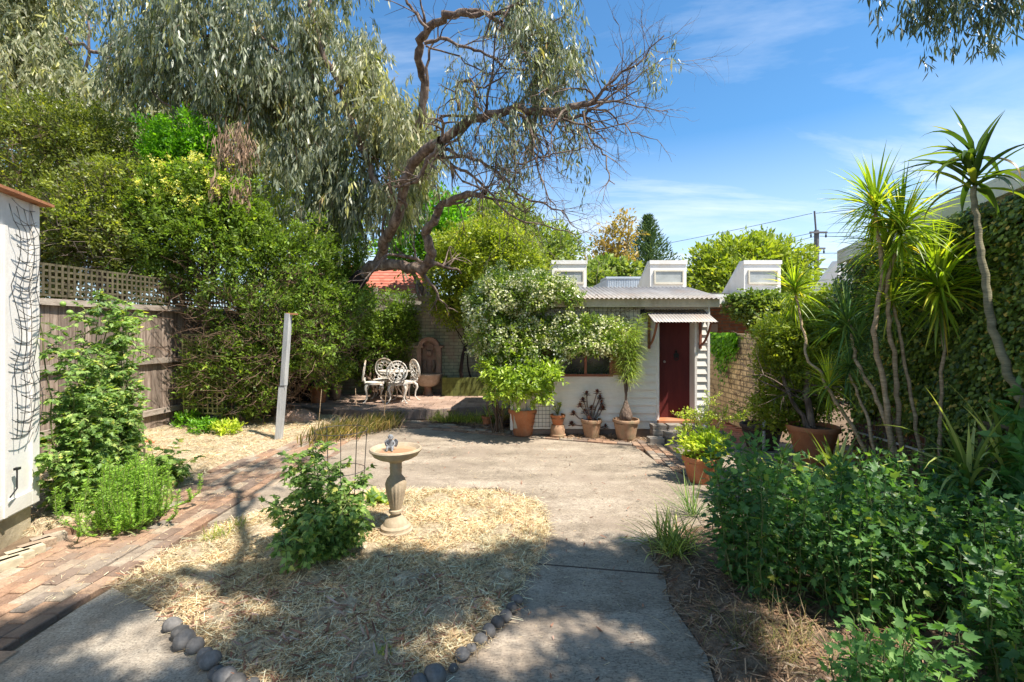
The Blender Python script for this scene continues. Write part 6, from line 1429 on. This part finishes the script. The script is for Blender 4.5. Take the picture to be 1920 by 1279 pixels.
hib('large dark lobed-leaf shrub at the right of the hedge front', (2.9, 2.8, 0), 70, (.46, .36), .82, seed=6, L=.058)
hib('dark lobed-leaf shrub cut by the right picture edge', (2.45, 2.2, 0), 50, (.34, .26), .80, seed=7, L=.06)
hib('small paler lobed-leaf shrub lowest in the foreground', (1.60, 1.98, 0), 34, (.26, .16), .62, 'hib_light', .054, 8)
# ---- right-edge curled leaf shrub
t = bush('citrus_shrub', 'curly glossy-leaved shrub cut by the right edge below the corn plant', 'shrub', (3.95, 3.4, 0), [(3.78, 3.35, 1.30, .16, .3, .28), (3.85, 3.35, .95, .2, .3, .3), (3.8, 3.3, .6, .25, .3, .25)], 170, 9, .07, .10, .045, 'hib_light', 'leaf', tr=.02, stems=2)
# ---- spider plants at lower right, variegated clumps
def heads(t, L_, mat, seg=6, wd=.024, name='leaves', n=70, ln=(.35, .6), el=(-.5, 1.45), dr=(.5, 1.1), seed=1):
    rn = random.Random(seed); S0 = []
    for c, sc, nn_ in L_:
        for k in range(int(n*nn_*.12)) if n > 60 else ():
            S0.append((Vector(c)-Vector((0, 0, .06+rn.random()*.12)), rn.uniform(0, 6.28), rn.uniform(-1.3, -.6), rn.uniform(*ln)*sc*.8, wd*sc, rn.uniform(.1, .5)))
        for k in range(int(n*nn_)):
            e = rn.uniform(*el); S0.append((Vector(c)+Vector((0, 0, rn.uniform(-.06, .06)*sc)), rn.uniform(0, 6.28), e, rn.uniform(*ln)*sc, wd*sc, rn.uniform(*dr)*(1 if e < 1.1 else .3)))
    return strips(name, S0, M[mat], t, seg)
t = thing('spider_plant', 'big arching variegated strap plant low at the right edge', 'plant', (3.55, 3.75, 0)); MB().tube([(3.62, 3.8, 0), (3.62, 3.8, .5)], .03, 6).build('stem', M['cane_green'], t)
heads(t, [((3.62, 3.8, .5), 1, 1), ((3.8, 3.7, .62), 1, .6)], 'lirio', 8, .034, n=50, ln=(.5, .85), el=(.3, 1.4), dr=(1.2, 2.2), seed=3)
t = thing('variegated_plant', 'pale striped strap leaves at the foot of the tall canes', 'plant', (3.0, 4.6, 0)); MB().tube([(2.9, 4.6, 0), (2.95, 4.6, .15)], .03, 6).build('stem', M['cane_green'], t)
heads(t, [((2.55, 4.7, .22), 1, 1), ((3.1, 4.6, .28), 1, 1), ((3.35, 4.5, .2), 1, .6)], 'lirio', 7, .045, n=34, ln=(.4, .62), el=(.3, 1.3), dr=(.7, 1.6), seed=4)

# ---- dracaenas
def cane(l, Y0, Y1, r0, r1, seed): return path(l, Y0, Y1, seed, .006, 5), r0, r1
def drac(label, canes, hd, mat='drac', name='dracaena', cm='cane', group='tall spiky cane plants by the ivy wall', wd=.023, n=95, ln=(.38, .66), **k):
    b = canes[0][0][0]; t = thing(name, label, 'dracaena', (b.x, b.y, 0), group)
    for p, r0, r1 in canes:
        rad = [.68*x*(1+.14*(i % 2)+.05*math.sin(i*1.7)) for i, x in enumerate(lerpr(r0, r1, len(p)))]
        MB().tube(p, rad, 9).build('cane', M[cm], t, smooth='all')
    heads(t, hd, mat, 6, wd, 'crown', n, ln, **k)
H_ = lambda u, v, Y, s=1, n=1: (A(u, v, Y), s, n)
drac('double-trunked spiky cane plant with the highest green crowns', [cane([(1690, 905), (1672, 840), (1660, 740), (1640, 620), (1655, 520), (1648, 450), (1642, 390)], 4.75, 4.9, .042, .022, 1), cane([(1700, 905), (1688, 800), (1680, 700), (1668, 600), (1664, 520), (1690, 455)], 4.8, 4.85, .036, .022, 2)],
     [H_(1642, 388, 4.9, 1.0, 1.3), H_(1690, 430, 4.8, 1.1, 1.5), H_(1665, 465, 4.9, .9, 1.0)], seed=11)
drac('spiky cane plant leaning left with a crown below the tall pair', [cane([(1690, 890), (1665, 800), (1640, 740), (1612, 690), (1600, 640), (1590, 600)], 4.7, 5.3, .034, .02, 3), cane([(1640, 870), (1628, 790), (1612, 750), (1592, 700)], 4.9, 5.2, .026, .016, 4)],
     [H_(1588, 610, 5.3, .95, 1), H_(1650, 560, 5.1, .8, .7), H_(1592, 690, 5.2, .8, .7), H_(1610, 640, 5.1, .7, .5)], mat='drac_d', seed=12)
drac('spiky cane plant with an isolated crown on a crooked grey stem, furthest left', [cane([(1640, 885), (1600, 800), (1560, 745), (1540, 700), (1512, 672), (1508, 630), (1500, 590), (1492, 550)], 5.0, 5.9, .028, .016, 5)],
     [H_(1490, 545, 5.9, .82, 1.1), H_(1555, 722, 5.3, .75, .8)], seed=13)
drac('slender upright spiky cane plant standing free on the right', [cane([(1758, 915), (1762, 830), (1766, 740), (1768, 640), (1765, 570)], 4.6, 4.7, .024, .02, 6)], [H_(1762, 545, 4.7, 1.15, 1.5), H_(1755, 500, 4.75, .95, .9)], seed=14, cm='cane')
drac('thin spiky cane plant between the tall pair and the free-standing cane', [cane([(1732, 895), (1715, 780), (1700, 700), (1682, 610), (1672, 560)], 4.7, 4.9, .024, .018, 7)], [H_(1670, 570, 4.9, .8, .8), H_(1672, 520, 5.0, .7, .5)], seed=15, mat='drac')
# corn plant
p = path([(1945, 800), (1915, 745), (1885, 690), (1860, 600), (1845, 500), (1832, 420), (1826, 350)], 3.7, 4.0, 8, .006, 6)
t = thing('corn_plant', 'tall dark broad-leaved corn plant arching over at the right edge', 'dracaena', (p[0].x, p[0].y, 0)); MB().tube([Vector((p[0].x+.05, p[0].y, 0))]+p, lerpr(.036, .02, len(p)+1), 9).build('cane', M['cane_green'], t, smooth='all')
heads(t, [(A(1826, 345, 4.0), 1, 1), (A(1826, 300, 4.0), .95, .9)], 'corn', 9, .055, 'crown', 21, (.38, .62), (-.3, 1.35), (.9, 2.2), 35)
# strap leaves entering on the left edge
t = thing('palm', 'long dark strap leaves reaching in at the left edge', 'palm', (-4.3, 3.4, 0))
MB().tube([(-4.6, 3.3, 0), (-4.55, 3.3, 3.3)], [.06, .04], 8).build('trunk', M['cane_green'], t)
q = Vector((-4.5, 3.35, 3.3)); strips('fronds', [(q, .55, .25, .9, .035, .7), (q, .8, -.15, .85, .03, .5), (q, 2.5, .4, .8, .035, .8), (q, 3.6, .5, .8, .035, .8), (q, -.9, .6, .7, .035, .9)], M['corn'], t, 9)
print('POLYS', sum(len(o.data.polygons) for o in bpy.data.objects if o.type == 'MESH'))
